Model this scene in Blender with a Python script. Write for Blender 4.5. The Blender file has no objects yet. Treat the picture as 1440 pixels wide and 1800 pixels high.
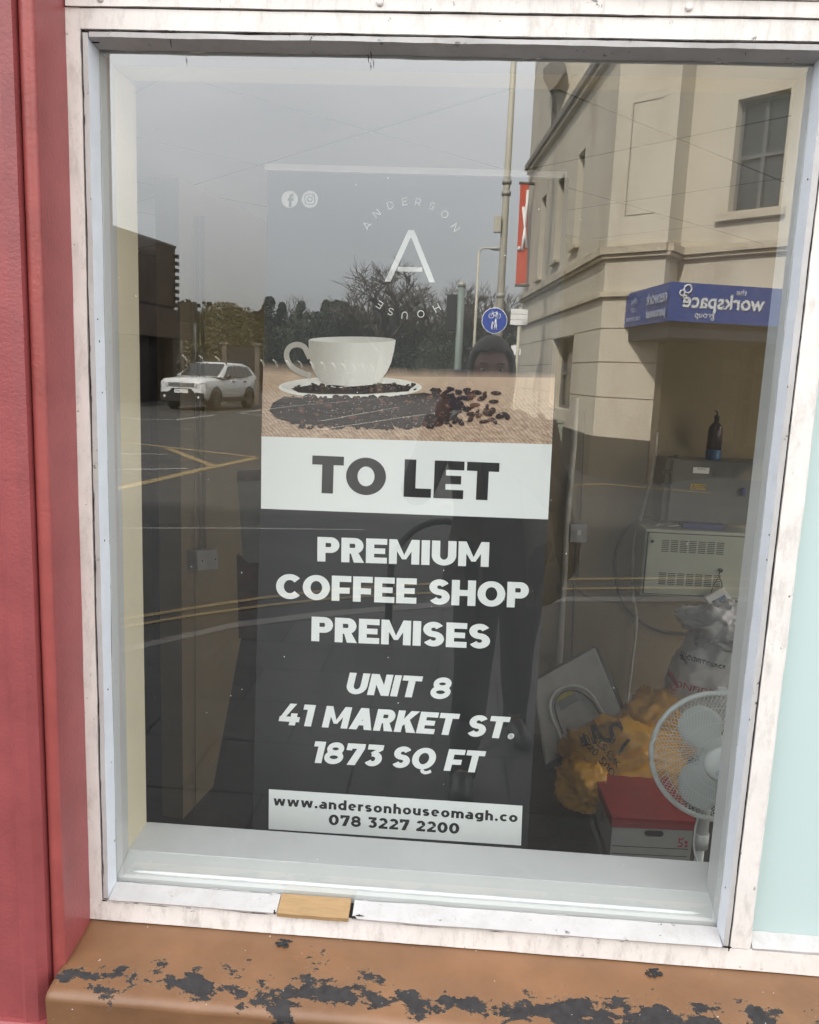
import bpy, bmesh, math, random
from mathutils import Vector, Matrix, noise
random.seed(7)
S = bpy.context.scene
COL = S.collection
PI = math.pi
V = Vector

# ------------------------------------------------------------------ camera
CP = V((0.64695, -1.41464, 1.03554))
CR = V((0.99728, 0.06216, 0.03972)); CU = V((-0.04947, 0.16414, 0.98520)); CF = V((-0.05472, 0.98448, -0.16676))
cam = bpy.data.cameras.new('camera'); co = bpy.data.objects.new('camera', cam); COL.objects.link(co)
cam.sensor_width = 36; cam.lens = 1442/1800*36; cam.clip_start = 0.02; cam.clip_end = 2000
co.matrix_world = Matrix.Translation(CP) @ Matrix((CR, CU, -CF)).transposed().to_4x4()
S.camera = co

# ------------------------------------------------------------------ world, sun, exposure
SUN_EL, SUN_AZ = math.radians(40), math.radians(-22)          # azimuth from +y towards +x
w = bpy.data.worlds.new('World'); S.world = w; w.use_nodes = True
nt = w.node_tree; N = nt.nodes; L = nt.links; N.clear()
out = N.new('ShaderNodeOutputWorld'); mixs = N.new('ShaderNodeMixShader')
b1 = N.new('ShaderNodeBackground'); b2 = N.new('ShaderNodeBackground')
sky = N.new('ShaderNodeTexSky'); sky.sky_type = 'NISHITA'; sky.sun_disc = False
sky.sun_elevation = SUN_EL; sky.sun_rotation = SUN_AZ; sky.air_density = 1.2; sky.dust_density = 2.5
b1.inputs[1].default_value = 0.14
tc = N.new('ShaderNodeTexCoord'); mp = N.new('ShaderNodeMapping'); mp.inputs['Scale'].default_value = (1, 1, 2.6)
nz = N.new('ShaderNodeTexNoise'); nz.inputs['Scale'].default_value = 1.5; nz.inputs['Detail'].default_value = 5
cr = N.new('ShaderNodeValToRGB')
cr.color_ramp.elements[0].position = 0.3; cr.color_ramp.elements[0].color = (0.49, 0.505, 0.52, 1)
cr.color_ramp.elements[1].position = 0.75; cr.color_ramp.elements[1].color = (0.70, 0.705, 0.70, 1)
L.new(tc.outputs['Generated'], mp.inputs[0]); L.new(mp.outputs[0], nz.inputs[0]); L.new(nz.outputs[0], cr.inputs[0])
sz = N.new('ShaderNodeSeparateXYZ'); L.new(tc.outputs['Generated'], sz.inputs[0]); mr = N.new('ShaderNodeMapRange')      # storm cloud, darker low down
mr.inputs[1].default_value = 0.06; mr.inputs[2].default_value = 0.34; mr.inputs[3].default_value = 0.90; mr.inputs[4].default_value = 1.95; L.new(sz.outputs['Z'], mr.inputs[0])
L.new(cr.outputs[0], b2.inputs[0]); L.new(mr.outputs[0], b2.inputs[1])
L.new(sky.outputs[0], b1.inputs[0]); mixs.inputs[0].default_value = 0.90
L.new(b1.outputs[0], mixs.inputs[1]); L.new(b2.outputs[0], mixs.inputs[2]); L.new(mixs.outputs[0], out.inputs[0])
sl = bpy.data.lights.new('sun', 'SUN'); sl.energy = 4.2; sl.angle = math.radians(2.5); sl.color = (1, 0.94, 0.83)
so = bpy.data.objects.new('sun', sl); COL.objects.link(so)
sd = V((math.sin(SUN_AZ)*math.cos(SUN_EL), math.cos(SUN_AZ)*math.cos(SUN_EL), math.sin(SUN_EL)))
so.rotation_euler = sd.to_track_quat('Z', 'Y').to_euler(); so.location = sd*50
S.view_settings.view_transform = 'Standard'; S.view_settings.look = 'None'; S.view_settings.gamma = 1
S.view_settings.exposure = 1.75
S.render.engine = 'CYCLES'
S.cycles.max_bounces = 10; S.cycles.transparent_max_bounces = 16; S.cycles.diffuse_bounces = 5; S.cycles.glossy_bounces = 5

GZ = -0.5            # pavement level
GLASS = 0.035        # plane of the pane
FLZ = -0.62          # floor inside the shop

def at(px, py, Y):                       # sight line through a pixel met by the plane y = Y
    d = CF + CR*((px-720)/1442) - CU*((py-900)/1442)
    return CP + d*((Y-CP.y)/d.y)
def atz(px, py, z):
    d = CF + CR*((px-720)/1442) - CU*((py-900)/1442)
    return CP + d*((z-CP.z)/d.z)
def atx(px, py, x):
    d = CF + CR*((px-720)/1442) - CU*((py-900)/1442)
    return CP + d*((x-CP.x)/d.x)
def mir(p): return V((p.x, 2*GLASS-p.y, p.z))      # the street side of what the pane shows
def rf(px, py, Y): return mir(at(px, py, Y))
def rg(px, py, z=GZ): return mir(atz(px, py, z))

# ------------------------------------------------------------------ helpers
def link(o, parent=None):
    COL.objects.link(o)
    if parent is not None:
        o.parent = parent; o.matrix_parent_inverse = Matrix.Translation(-parent.location) if parent.type == 'EMPTY' else Matrix.Identity(4)
    return o
def tag(o, label=None, cat=None, group=None, kind=None):
    if label: o['label'] = label
    if cat: o['category'] = cat
    if group: o['group'] = group
    if kind: o['kind'] = kind
    return o
def thing(name, label, cat, loc=(0, 0, 0), group=None):
    o = bpy.data.objects.new(name, None); o.location = loc; o.empty_display_size = 0.1
    COL.objects.link(o); return tag(o, label, cat, group)
def obj(name, bm, mats, parent=None, smooth=False, bevel=0, seg=2):
    me = bpy.data.meshes.new(name)
    bmesh.ops.recalc_face_normals(bm, faces=bm.faces)
    bm.to_mesh(me); bm.free()
    for m in (mats if isinstance(mats, (list, tuple)) else [mats]): me.materials.append(m)
    if smooth:
        for p in me.polygons: p.use_smooth = True
    o = bpy.data.objects.new(name, me); link(o, parent)
    if bevel:
        b = o.modifiers.new('bevel', 'BEVEL'); b.width = bevel; b.segments = seg; b.limit_method = 'ANGLE'; b.angle_limit = math.radians(35)
    return o
BM = bmesh.new
def box(bm, x0, x1, y0, y1, z0, z1, mi=0, M=None):
    vs = [bm.verts.new(V(p) if M is None else M @ V(p)) for p in
          [(x0,y0,z0),(x1,y0,z0),(x1,y1,z0),(x0,y1,z0),(x0,y0,z1),(x1,y0,z1),(x1,y1,z1),(x0,y1,z1)]]
    for f in [(0,3,2,1),(4,5,6,7),(0,1,5,4),(1,2,6,5),(2,3,7,6),(3,0,4,7)]:
        bm.faces.new([vs[i] for i in f]).material_index = mi
    return vs
def hexa(bm, a, b, mi=0):                # two quads joined into a solid
    va = [bm.verts.new(p) for p in a]; vb = [bm.verts.new(p) for p in b]; n = len(a)
    bm.faces.new(va).material_index = mi; bm.faces.new(vb[::-1]).material_index = mi
    for i in range(n):
        bm.faces.new([va[i], vb[i], vb[(i+1) % n], va[(i+1) % n]]).material_index = mi
def tube(bm, pts, r, seg=8, mi=0, cap=True):
    pts = [V(p) for p in pts]; rings = []
    for i, p in enumerate(pts):
        t = (pts[min(i+1, len(pts)-1)]-pts[max(i-1, 0)]).normalized()
        u = t.cross(V((0, 0, 1)));
        if u.length < 0.15: u = t.cross(V((0, 1, 0)))
        u.normalize(); v = t.cross(u).normalized()
        rr = r[i] if isinstance(r, (list, tuple)) else r
        rings.append([bm.verts.new(p+(u*math.cos(2*PI*k/seg)+v*math.sin(2*PI*k/seg))*rr) for k in range(seg)])
    for a, b in zip(rings, rings[1:]):
        for k in range(seg):
            f = bm.faces.new([a[k], a[(k+1) % seg], b[(k+1) % seg], b[k]]); f.material_index = mi; f.smooth = True
    if cap:
        bm.faces.new(rings[0]).material_index = mi; bm.faces.new(rings[-1][::-1]).material_index = mi
def lathe(bm, prof, M, seg=32, mi=0, close=False):   # prof: (radius, height) about M's z
    rings = [[bm.verts.new(M @ V((r*math.cos(2*PI*k/seg), r*math.sin(2*PI*k/seg), z))) for k in range(seg)] for r, z in prof]
    for a, b in zip(rings, rings[1:]):
        for k in range(seg):
            f = bm.faces.new([a[k], a[(k+1) % seg], b[(k+1) % seg], b[k]]); f.material_index = mi; f.smooth = True
    bm.faces.new(rings[0]).material_index = mi; bm.faces.new(rings[-1][::-1]).material_index = mi
def smoothpath(pts, n=8):
    pts = [V(p) for p in pts]; o = []
    P = [pts[0]*2-pts[1]]+pts+[pts[-1]*2-pts[-2]]
    for i in range(1, len(P)-2):
        for k in range(n):
            t = k/n; a, b, c, d = P[i-1], P[i], P[i+1], P[i+2]
            o.append(0.5*((2*b)+(c-a)*t+(2*a-5*b+4*c-d)*t*t+(3*b-a-3*c+d)*t**3))
    o.append(pts[-1]); return o
def strip(bm, axis, a0, a1, prof, amp=0.0006, step=0.02, seed=0, mi=0):
    """a moulding: closed profile swept along x or z with slightly worn, uneven edges. prof = (other, y)"""
    n = max(2, int((a1-a0)/step)); rings = []
    for i in range(n+1):
        a = a0+(a1-a0)*i/n; ring = []
        for j, (q, y) in enumerate(prof):
            k = noise.noise(V((a*9, seed*7.3+j*3.1, 0.3)))+0.6*noise.noise(V((a*40, seed*3.7+j*5.1, 1.3)))
            l = noise.noise(V((a*12, seed*5.3+j*2.1, 4.3)))
            q2, y2 = q+k*amp, y+l*amp
            ring.append(bm.verts.new((a, y2, q2) if axis == 'x' else (q2, y2, a)))
        rings.append(ring)
    m = len(prof)
    for a, b in zip(rings, rings[1:]):
        for k in range(m): bm.faces.new([a[k], a[(k+1) % m], b[(k+1) % m], b[k]]).material_index = mi
    bm.faces.new(rings[0]).material_index = mi; bm.faces.new(rings[-1][::-1]).material_index = mi

# ------------------------------------------------------------------ materials
def _new(name):
    m = bpy.data.materials.new(name); m.use_nodes = True
    n = m.node_tree.nodes; return m, n, m.node_tree.links, n['Principled BSDF']
def ramp(n, lo, hi, c0=(0,0,0,1), c1=(1,1,1,1)):
    r = n.new('ShaderNodeValToRGB'); r.color_ramp.elements[0].position = lo; r.color_ramp.elements[1].position = hi
    r.color_ramp.elements[0].color = c0; r.color_ramp.elements[1].color = c1; return r
def ntex(n, l, co_, scale, detail=4, rough=0.6, stretch=None):
    t = n.new('ShaderNodeTexNoise'); t.inputs['Scale'].default_value = scale; t.inputs['Detail'].default_value = detail
    t.inputs['Roughness'].default_value = rough
    if stretch:
        mp = n.new('ShaderNodeMapping'); mp.inputs['Scale'].default_value = stretch
        l.new(co_, mp.inputs[0]); l.new(mp.outputs[0], t.inputs[0])
    else: l.new(co_, t.inputs[0])
    return t.outputs[0]
def mixc(n, l, fac, a, b):
    m = n.new('ShaderNodeMix'); m.data_type = 'RGBA'
    for s, v in ((m.inputs[0], fac), (m.inputs[6], a), (m.inputs[7], b)):
        if isinstance(v, (tuple, float, int)): s.default_value = v if isinstance(v, (float, int)) else (*v[:3], 1)
        else: l.new(v, s)
    return m.outputs[2]
def mat(name, col, rough=0.5, var=0.12, scale=8, bump=0.0, bscale=60, metal=0, spec=0.5, dirt=None, damt=0.4, dscale=3, coat=0, stretch=None, trans=0):
    m, n, l, p = _new(name)
    c = n.new('ShaderNodeTexCoord').outputs['Object']
    f = ntex(n, l, c, scale, 5, stretch=stretch)
    lo = tuple(x*(1-var) for x in col); hi = tuple(min(1, x*(1+var)) for x in col)
    r = ramp(n, 0.3, 0.7, (*lo, 1), (*hi, 1)); l.new(f, r.inputs[0]); cc = r.outputs[0]
    if dirt:
        d = ntex(n, l, c, dscale, 8, 0.7, stretch); rr = ramp(n, 0.5, 0.72, (0,0,0,1), (damt,)*3+(1,)); l.new(d, rr.inputs[0])
        cc = mixc(n, l, rr.outputs[0], cc, dirt)
    l.new(cc, p.inputs['Base Color']); p.inputs['Roughness'].default_value = rough; p.inputs['Metallic'].default_value = metal
    p.inputs['Specular IOR Level'].default_value = spec; p.inputs['Coat Weight'].default_value = coat
    if trans: p.inputs['Transmission Weight'].default_value = trans
    if bump:
        b = n.new('ShaderNodeBump'); b.inputs['Strength'].default_value = bump; b.inputs['Distance'].default_value = 0.01
        l.new(ntex(n, l, c, bscale, 6), b.inputs['Height']); l.new(b.outputs[0], p.inputs['Normal'])
    return m
def white_paint(name, col, cracks=0.5, seed=0.0):
    m, n, l, p = _new(name)
    tc = n.new('ShaderNodeTexCoord'); mp = n.new('ShaderNodeMapping'); mp.inputs['Location'].default_value = (seed, seed*2, seed); l.new(tc.outputs['Object'], mp.inputs[0]); c = mp.outputs[0]
    f = ntex(n, l, c, 14, 6); r = ramp(n, 0.3, 0.75, tuple(x*.86 for x in col)+(1,), (*col, 1)); l.new(f, r.inputs[0])
    st = ntex(n, l, c, 30, 8, 0.75, (1, 1, 0.35)); r2 = ramp(n, 0.50, 0.74, (0,0,0,1), (.75,.75,.75,1)); l.new(st, r2.inputs[0])
    c1 = mixc(n, l, r2.outputs[0], r.outputs[0], (0.36, 0.33, 0.30))
    # small chips showing dark timber
    sp = ntex(n, l, c, 62, 6, 0.66); r3 = ramp(n, 0.635, 0.655); l.new(sp, r3.inputs[0])
    big = ntex(n, l, c, 9, 3); r4 = ramp(n, 0.5, 0.62, (0,0,0,1), (cracks,)*3+(1,)); l.new(big, r4.inputs[0])
    mu = n.new('ShaderNodeMath'); mu.operation = 'MULTIPLY'; l.new(r3.outputs[0], mu.inputs[0]); l.new(r4.outputs[0], mu.inputs[1])
    c2 = mixc(n, l, mu.outputs[0], c1, (0.07, 0.05, 0.05))
    # hairline cracks in the paint film
    vo = n.new('ShaderNodeTexVoronoi'); vo.feature = 'DISTANCE_TO_EDGE'; vo.inputs['Scale'].default_value = 26
    wv = n.new('ShaderNodeVectorMath'); wv.operation = 'ADD'; nn = n.new('ShaderNodeTexNoise'); nn.inputs['Scale'].default_value = 20; l.new(c, nn.inputs[0])
    sc = n.new('ShaderNodeVectorMath'); sc.operation = 'SCALE'; sc.inputs['Scale'].default_value = 0.12; l.new(nn.outputs['Color'], sc.inputs[0])
    l.new(c, wv.inputs[0]); l.new(sc.outputs[0], wv.inputs[1]); l.new(wv.outputs[0], vo.inputs['Vector'])
    r5 = ramp(n, 0.003, 0.012, (1,1,1,1), (0,0,0,1)); l.new(vo.outputs['Distance'], r5.inputs[0])
    bg = ntex(n, l, c, 6, 3); r6 = ramp(n, 0.58, 0.68, (0,0,0,1), (cracks*.35,)*3+(1,)); l.new(bg, r6.inputs[0])
    mu2 = n.new('ShaderNodeMath'); mu2.operation = 'MULTIPLY'; l.new(r5.outputs[0], mu2.inputs[0]); l.new(r6.outputs[0], mu2.inputs[1])
    c3 = mixc(n, l, mu2.outputs[0], c2, (0.2, 0.17, 0.15))
    l.new(c3, p.inputs['Base Color']); p.inputs['Roughness'].default_value = 0.42
    b = n.new('ShaderNodeBump'); b.inputs['Strength'].default_value = 0.55; b.inputs['Distance'].default_value = 0.002
    ad = n.new('ShaderNodeMath'); ad.operation = 'SUBTRACT'; l.new(st, ad.inputs[0]); l.new(mu.outputs[0], ad.inputs[1])
    l.new(ad.outputs[0], b.inputs['Height']); l.new(b.outputs[0], p.inputs['Normal'])
    return m
M = {}
M['frame'] = white_paint('weathered white paint', (0.78, 0.73, 0.695), 0.9)
M['bead'] = white_paint('cracked white bead paint', (0.50, 0.485, 0.48), 1.0, 3.1)
M['lilac'] = mat('pale grey gloss', (0.60, 0.63, 0.68), 0.3, 0.05, 20, 0.15, 200)
M['gap'] = mat('dark joint', (0.02, 0.015, 0.013), 0.9, 0.3)
M['inner'] = mat('pale blue grey gloss paint', (0.54, 0.545, 0.535), 0.25, 0.04, 5, 0.06, 40)
M['cream'] = mat('cream plaster', (0.66, 0.58, 0.42), 0.6, 0.05, 4, 0.15, 90)
M['board'] = mat('grey white sill board', (0.55, 0.555, 0.555), 0.35, 0.05, 5, 0.05, 40, dirt=(0.4, 0.4, 0.38), damt=0.25, dscale=6)
M['red'] = mat('dark red gloss paint', (0.265, 0.060, 0.062), 0.34, 0.14, 6, 0.14, 160, dirt=(0.13, 0.03, 0.03), damt=0.3, dscale=16)
M['redrough'] = mat('brushed red paint', (0.29, 0.062, 0.056), 0.38, 0.12, 12, 0.16, 110)
M['bare'] = mat('bare tan timber', (0.33, 0.21, 0.10), 0.55, 0.12, 30, 0.2, 100, stretch=(1, 8, 8))
M['dark'] = mat('dark grey surface', (0.055, 0.055, 0.058), 0.6, 0.2, 3)
M['wall'] = mat('cream interior wall', (0.275, 0.22, 0.13), 0.7, 0.08, 2.5, 0.2, 60, dirt=(0.25, 0.2, 0.14), damt=0.3, dscale=2)
M['floor'] = mat('dark floor', (0.025, 0.025, 0.028), 0.45, 0.3, 10, 0.2, 60)
M['black'] = mat('black print', (0.013, 0.015, 0.016), 0.45, 0.05, 4)
M['white'] = mat('white print', (0.86, 0.89, 0.88), 0.5, 0.015, 3)
M['alu'] = mat('satin aluminium', (0.75, 0.76, 0.76), 0.35, 0.04, 8, metal=0.3)
M['chrome'] = mat('bright metal', (0.7, 0.7, 0.7), 0.25, 0.04, 8, metal=1)
M['plastic_w'] = mat('white plastic', (0.72, 0.74, 0.73), 0.35, 0.04, 6)
M['plastic_g'] = mat('grey plastic box', (0.38, 0.38, 0.40), 0.4, 0.08, 20)
M['plastic_b'] = mat('black plastic', (0.02, 0.02, 0.022), 0.4, 0.1, 6)
M['text_b'] = mat('black lettering', (0.015, 0.015, 0.018), 0.5, 0.05)
M['text_w'] = mat('white lettering', (0.85, 0.86, 0.86), 0.5, 0.02)
M['cable'] = mat('grey cable', (0.10, 0.085, 0.065), 0.5, 0.1)
M['trunk_w'] = mat('white conduit', (0.55, 0.54, 0.50), 0.45, 0.08)

# sill: tan paint flaked to dark masonry in a worn band along the front edge
def sill_mat():
    m, n, l, p = _new('flaking tan sill paint')
    c = n.new('ShaderNodeTexCoord').outputs['Object']
    f = ntex(n, l, c, 7, 6); r = ramp(n, 0.3, 0.7, (0.150, 0.074, 0.036, 1), (0.225, 0.112, 0.054, 1)); l.new(f, r.inputs[0])
    st = ntex(n, l, c, 3, 8, 0.7); r2 = ramp(n, 0.5, 0.75, (0,0,0,1), (.45,.45,.45,1)); l.new(st, r2.inputs[0])
    c1 = mixc(n, l, r2.outputs[0], r.outputs[0], (0.14, 0.075, 0.035))
    sx = n.new('ShaderNodeSeparateXYZ'); l.new(c, sx.inputs[0])
    def mth(op, a, b=None, v=None):
        q = n.new('ShaderNodeMath'); q.operation = op
        for i, s in enumerate((a, b)):
            if s is None: continue
            if isinstance(s, (int, float)): q.inputs[i].default_value = s
            else: l.new(s, q.inputs[i])
        return q.outputs[0]
    band = mth('SUBTRACT', 1.0, mth('MULTIPLY', mth('ABSOLUTE', mth('ADD', sx.outputs['Y'], 0.122)), 24.0))
    band = mth('MULTIPLY', mth('MAXIMUM', band, -0.75), 0.14)
    nb = ntex(n, l, c, 15, 11, 0.72, (1, 1.4, 1)); lo = ntex(n, l, c, 3.2, 1)
    lo = mth('MULTIPLY', mth('SUBTRACT', lo, 0.5), 0.34)
    lft = mth('MULTIPLY', mth('MINIMUM', mth('SUBTRACT', sx.outputs['X'], 0.16), 0.0), 0.45)
    v = mth('ADD', mth('ADD', mth('ADD', nb, lft), band), lo)
    r3 = ramp(n, 0.592, 0.602); l.new(v, r3.inputs[0])
    rim_ = ramp(n, 0.580, 0.590); l.new(v, rim_.inputs[0]); c1 = mixc(n, l, mth('MULTIPLY', rim_.outputs[0], 0.6), c1, (0.40, 0.26, 0.15))
    ch = ntex(n, l, c, 60, 6); rc = ramp(n, .3, .7, (.014, .012, .013, 1), (.034, .030, .030, 1)); l.new(ch, rc.inputs[0]); c2 = mixc(n, l, r3.outputs[0], c1, rc.outputs[0])
    # thin pale chips and specks
    sp = ntex(n, l, c, 120, 2); r4 = ramp(n, 0.755, 0.77); l.new(sp, r4.inputs[0]); c3 = mixc(n, l, r4.outputs[0], c2, (0.7, 0.66, 0.6))
    # mottled darker brown where the slope meets the frame
    gr = mth('MULTIPLY', mth('ADD', sx.outputs['Y'], 0.03), 18.0); grn = ntex(n, l, c, 14, 5)
    gg = mth('MULTIPLY', mth('MAXIMUM', mth('MINIMUM', gr, 1.0), 0.0), mth('MULTIPLY', grn, 1.1))
    c4 = mixc(n, l, mth('MULTIPLY', gg, 0.55), c3, (0.15, 0.09, 0.055))
    l.new(c4, p.inputs['Base Color'])
    ro = n.new('ShaderNodeMapRange'); ro.inputs[3].default_value = 0.38; ro.inputs[4].default_value = 0.85
    l.new(r3.outputs[0], ro.inputs[0]); l.new(ro.outputs[0], p.inputs['Roughness'])
    b = n.new('ShaderNodeBump'); b.inputs['Strength'].default_value = 0.8; b.inputs['Distance'].default_value = 0.003
    bb = mth('SUBTRACT', mth('MULTIPLY', ntex(n, l, c, 35, 6), 0.35), r3.outputs[0]); l.new(bb, b.inputs['Height']); l.new(b.outputs[0], p.inputs['Normal'])
    return m
M['sill'] = sill_mat()

def glass_mat(ior):
    m, n, l, p = _new('shop window glass'); n.remove(p)
    o = n['Material Output']; mx = n.new('ShaderNodeMixShader'); t = n.new('ShaderNodeBsdfTransparent'); g = n.new('ShaderNodeBsdfGlossy')
    t.inputs[0].default_value = (0.97, 0.985, 0.98, 1); g.inputs['Roughness'].default_value = 0.0; g.inputs[0].default_value = (1, 1, 1, 1)
    lw = n.new('ShaderNodeLayerWeight'); lw.inputs[0].default_value = 0.5
    pw = n.new('ShaderNodeMath'); pw.operation = 'POWER'; l.new(lw.outputs['Facing'], pw.inputs[0]); pw.inputs[1].default_value = 5.0
    f = n.new('ShaderNodeMath'); f.operation = 'MULTIPLY_ADD'; l.new(pw.outputs[0], f.inputs[0]); f.inputs[1].default_value = 1-ior; f.inputs[2].default_value = ior
    # very slight waviness of the sheet
    c = n.new('ShaderNodeTexCoord').outputs['Object']; b = n.new('ShaderNodeBump'); b.inputs['Strength'].default_value = 0.02; b.inputs['Distance'].default_value = 0.002
    l.new(ntex(n, l, c, 3, 1), b.inputs['Height']); l.new(b.outputs[0], g.inputs['Normal'])
    l.new(f.outputs[0], mx.inputs[0]); l.new(t.outputs[0], mx.inputs[1]); l.new(g.outputs[0], mx.inputs[2])
    du = n.new('ShaderNodeBsdfDiffuse'); du.inputs[0].default_value = (.7, .7, .66, 1); m2 = n.new('ShaderNodeMixShader')      # dust and dried wipe marks
    d1 = ntex(n, l, c, 2.2, 9, .7, (1, 1, .35)); r1 = ramp(n, .45, .80, (0,0,0,1), (.028,.028,.028,1)); l.new(d1, r1.inputs[0]); l.new(r1.outputs[0], m2.inputs[0])
    l.new(mx.outputs[0], m2.inputs[1]); l.new(du.outputs[0], m2.inputs[2]); l.new(m2.outputs[0], o.inputs[0])
    return m
M['glass'] = glass_mat(0.15)        # reflectance straight on
m, n, l, p = _new('clear glass edge'); n.remove(p); t = n.new('ShaderNodeBsdfTransparent'); l.new(t.outputs[0], n['Material Output'].inputs[0]); M['edge'] = m

# ------------------------------------------------------------------ a bold geometric alphabet drawn in strokes
def ell(cx, cy, rx, ry, a0, a1, n=22):
    return [(cx+rx*math.cos(math.radians(a0+(a1-a0)*i/n)), cy+ry*math.sin(math.radians(a0+(a1-a0)*i/n))) for i in range(n+1)]
def glyph(ch, a, b):
    """a, b = half stroke width across and along; returns advance width and pieces"""
    A, B = 2*a, 2*b; R = lambda *p: ('r', list(p)); Pq = lambda *p: ('p', list(p))
    bar = lambda x0, x1, y0, y1: Pq((x0,y0),(x1,y0),(x1,y1),(x0,y1))
    def dg(xa, ya, xb, yb, k=1.12): h = a*k; return Pq((xa-h,ya),(xa+h,ya),(xb+h,yb),(xb-h,yb))
    if ch == ' ': return .34, []
    if ch == '.': return .30, [('r', ell(.15, .125, .02, .02, 0, 360, 12), .12)] if a > .08 else [bar(.12,.18,0,.06)]
    if ch == 'I': return A, [bar(0, A, 0, 1)]
    if ch == 'T': w = .84; return w, [bar(w/2-a, w/2+a, 0, 1-B), bar(0, w, 1-B, 1)]
    if ch == 'L': w = .72; return w, [bar(0, A, 0, 1), bar(A, w, 0, B)]
    if ch == 'E': w = .78; return w, [bar(0, A, 0, 1), bar(A, w, 0, B), bar(A, w, 1-B, 1), bar(A, w-.07, .5-b*.95, .5+b*.95)]
    if ch == 'F': w = .76; return w, [bar(0, A, 0, 1), bar(A, w, 1-B, 1), bar(A, w-.06, .42-b, .42+b)]
    if ch == 'H': w = .92; return w, [bar(0, A, 0, 1), bar(w-A, w, 0, 1), bar(A, w-A, .5-b, .5+b)]
    if ch == 'N': w = .94; return w, [bar(0, A, 0, 1), bar(w-A, w, 0, 1), Pq((0,1),(A*1.1,1),(w,0),(w-A*1.1,0))]
    if ch == 'M': w = 1.12; return w, [bar(0, A*.96, 0, 1), bar(w-A*.96, w, 0, 1), Pq((0,1),(A*.95,1),(w/2+a*.5,.2),(w/2-a*.5,.2)), Pq((w,1),(w-A*.95,1),(w/2-a*.5,.2),(w/2+a*.5,.2))]
    if ch == 'A': w = 1.0; return w, [dg(a*1.12, 0, w/2, 1), dg(w-a*1.12, 0, w/2, 1), bar(.26, .74, .2, .2+B*.9)]
    if ch == 'K': w = .90; return w, [bar(0, A, 0, 1), Pq((A*.8,.22),(A*.8,.52),(w-A*1.15,1),(w+.02,1)), Pq((w-A*1.2,0),(w+.04,0),(.56,.60),(.36,.44))]
    if ch == 'U': w = .90; r = w/2-a; return w, [R((a,1),(a,.42),*ell(w/2,.42,r,.42-b,180,360),(w-a,1))]
    if ch in 'PR':
        w = .82; r = .32-b; p = [bar(0, A, 0, 1), R((A,1-b),(w-a-r*.9,1-b),*ell(w-a-r*.9,1-b-r,r*.9,r,90,-90),(A,1-b-2*r))]
        if ch == 'R': p.append(Pq((w-A*1.15,0),(w+.03,0),(.62,.42),(.34,.42)))
        return w+(.02 if ch == 'R' else 0), p
    if ch == 'D': w = .94; return w, [bar(0, A, 0, 1), R((A,1-b),(.42,1-b),*ell(.42,.5,w-a-.42,.5-b,90,-90),(A,b))]
    if ch in 'OQ0':
        w = {'O': 1.06, 'Q': 1.06, '0': .88}[ch]; p = [R(*ell(w/2, .5, w/2-a, .5-b, 0, 360, 40))]
        if ch == 'Q': p.append(('r', [(.54, -.0), (.62, -.11), (.74, -.15), (.88, -.12), (.98,-.05)], .075))
        return w, p
    if ch == 'C': w = .98; return w, [R(*ell(.54, .5, .54-a, .5-b, 42, 318, 34))]
    if ch in 'Ss':
        h = 1 if ch == 'S' else .74; w = .80 if ch == 'S' else .66; ry = (h-2*b)/4; rx = w/2-a
        return w, [R(*ell(w/2, b+3*ry, rx*.97, ry, 25, 250, 22), *ell(w/2, b+ry, rx, ry, 70, -155, 22))]
    if ch == '8': return .86, [('r', ell(.43, .704, .385-.118, .187, 0, 360, 30), .118), ('r', ell(.43, .314, .43-.118, .205, 0, 360, 30), .118)]
    if ch == '3': w = .80; return w, [bar(.06, w-.04, 1-B, 1), Pq((w-.04,1-B),(w-.36,1-B),(.24,.62),(.24+.14,.46),(.5,.6)), R((.30,.64-b*.6),(.38,.64-b*.6),*ell(.40,.34,.40-a,.34-b*1.0,80,-150,22))]
    if ch == '7': w = .82; return w, [bar(0, w, 1-B, 1), bar(0, A*.85, .68, 1-B), Pq((w-A*1.15,1-B),(w,1-B),(.18+A*1.15,0),(.16,0))]
    if ch == '2': w = .80; return w, [R(*ell(.40, .66, .39-a, .34-b, 158, -28, 20)), Pq((.06,B),(.06,B-.02),(.42,B-.02),(.73,.52),(.50,.54)), bar(.03, w, 0, B)]
    if ch == '1': return .50, [bar(.50-A, .50, 0, 1), bar(0, .50-A, 1-B, 1)]
    if ch == '4': w = .92; return w, [Pq((.36,1),(.66,1),(.30,.30+B*.4),(.02,.30)), bar(.02, w, .16, .16+B), bar(.50, .50+A*.92, 0, .56)]
    x = .74; q = (x-2*b)/2
    if ch == 'o': w = .80; return w, [R(*ell(w/2, x/2, w/2-a, x/2-b, 0, 360, 32))]
    if ch == 'c': w = .70; return w, [R(*ell(.40, x/2, .40-a, x/2-b, 45, 315, 26))]
    if ch == 'e': w = .77; return w, [R(*ell(.385, x/2, .385-a, x/2-b, 0, 312, 28)), bar(.1, w-a*1.2, x/2-b*.55, x/2+b*.55)]
    if ch == 'n' or ch == 'h': w = .74; return w, [bar(0, A, 0, x if ch == 'n' else 1.05), R((w-a,0),(w-a,x-b-(w/2-a)),*ell(w/2,x-b-(w/2-a)*.95,w/2-a,(w/2-a)*.95,0,180,18))]
    if ch == 'u': w = .74; return w, [bar(w-A, w, 0, x), R((a,x),(a,b+(w/2-a)),*ell(w/2,b+(w/2-a)*.95,w/2-a,(w/2-a)*.95,180,360,18))]
    if ch == 'm': w = 1.18; c = w/2; r = (c-a)/2; return w, [bar(0, A, 0, x), R((c,0),(c,x-b-r),*ell(c-r,x-b-r,r,r,0,180,16)), R((w-a,0),(w-a,x-b-r),*ell(w-a-r,x-b-r,r,r,0,180,16))]
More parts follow.
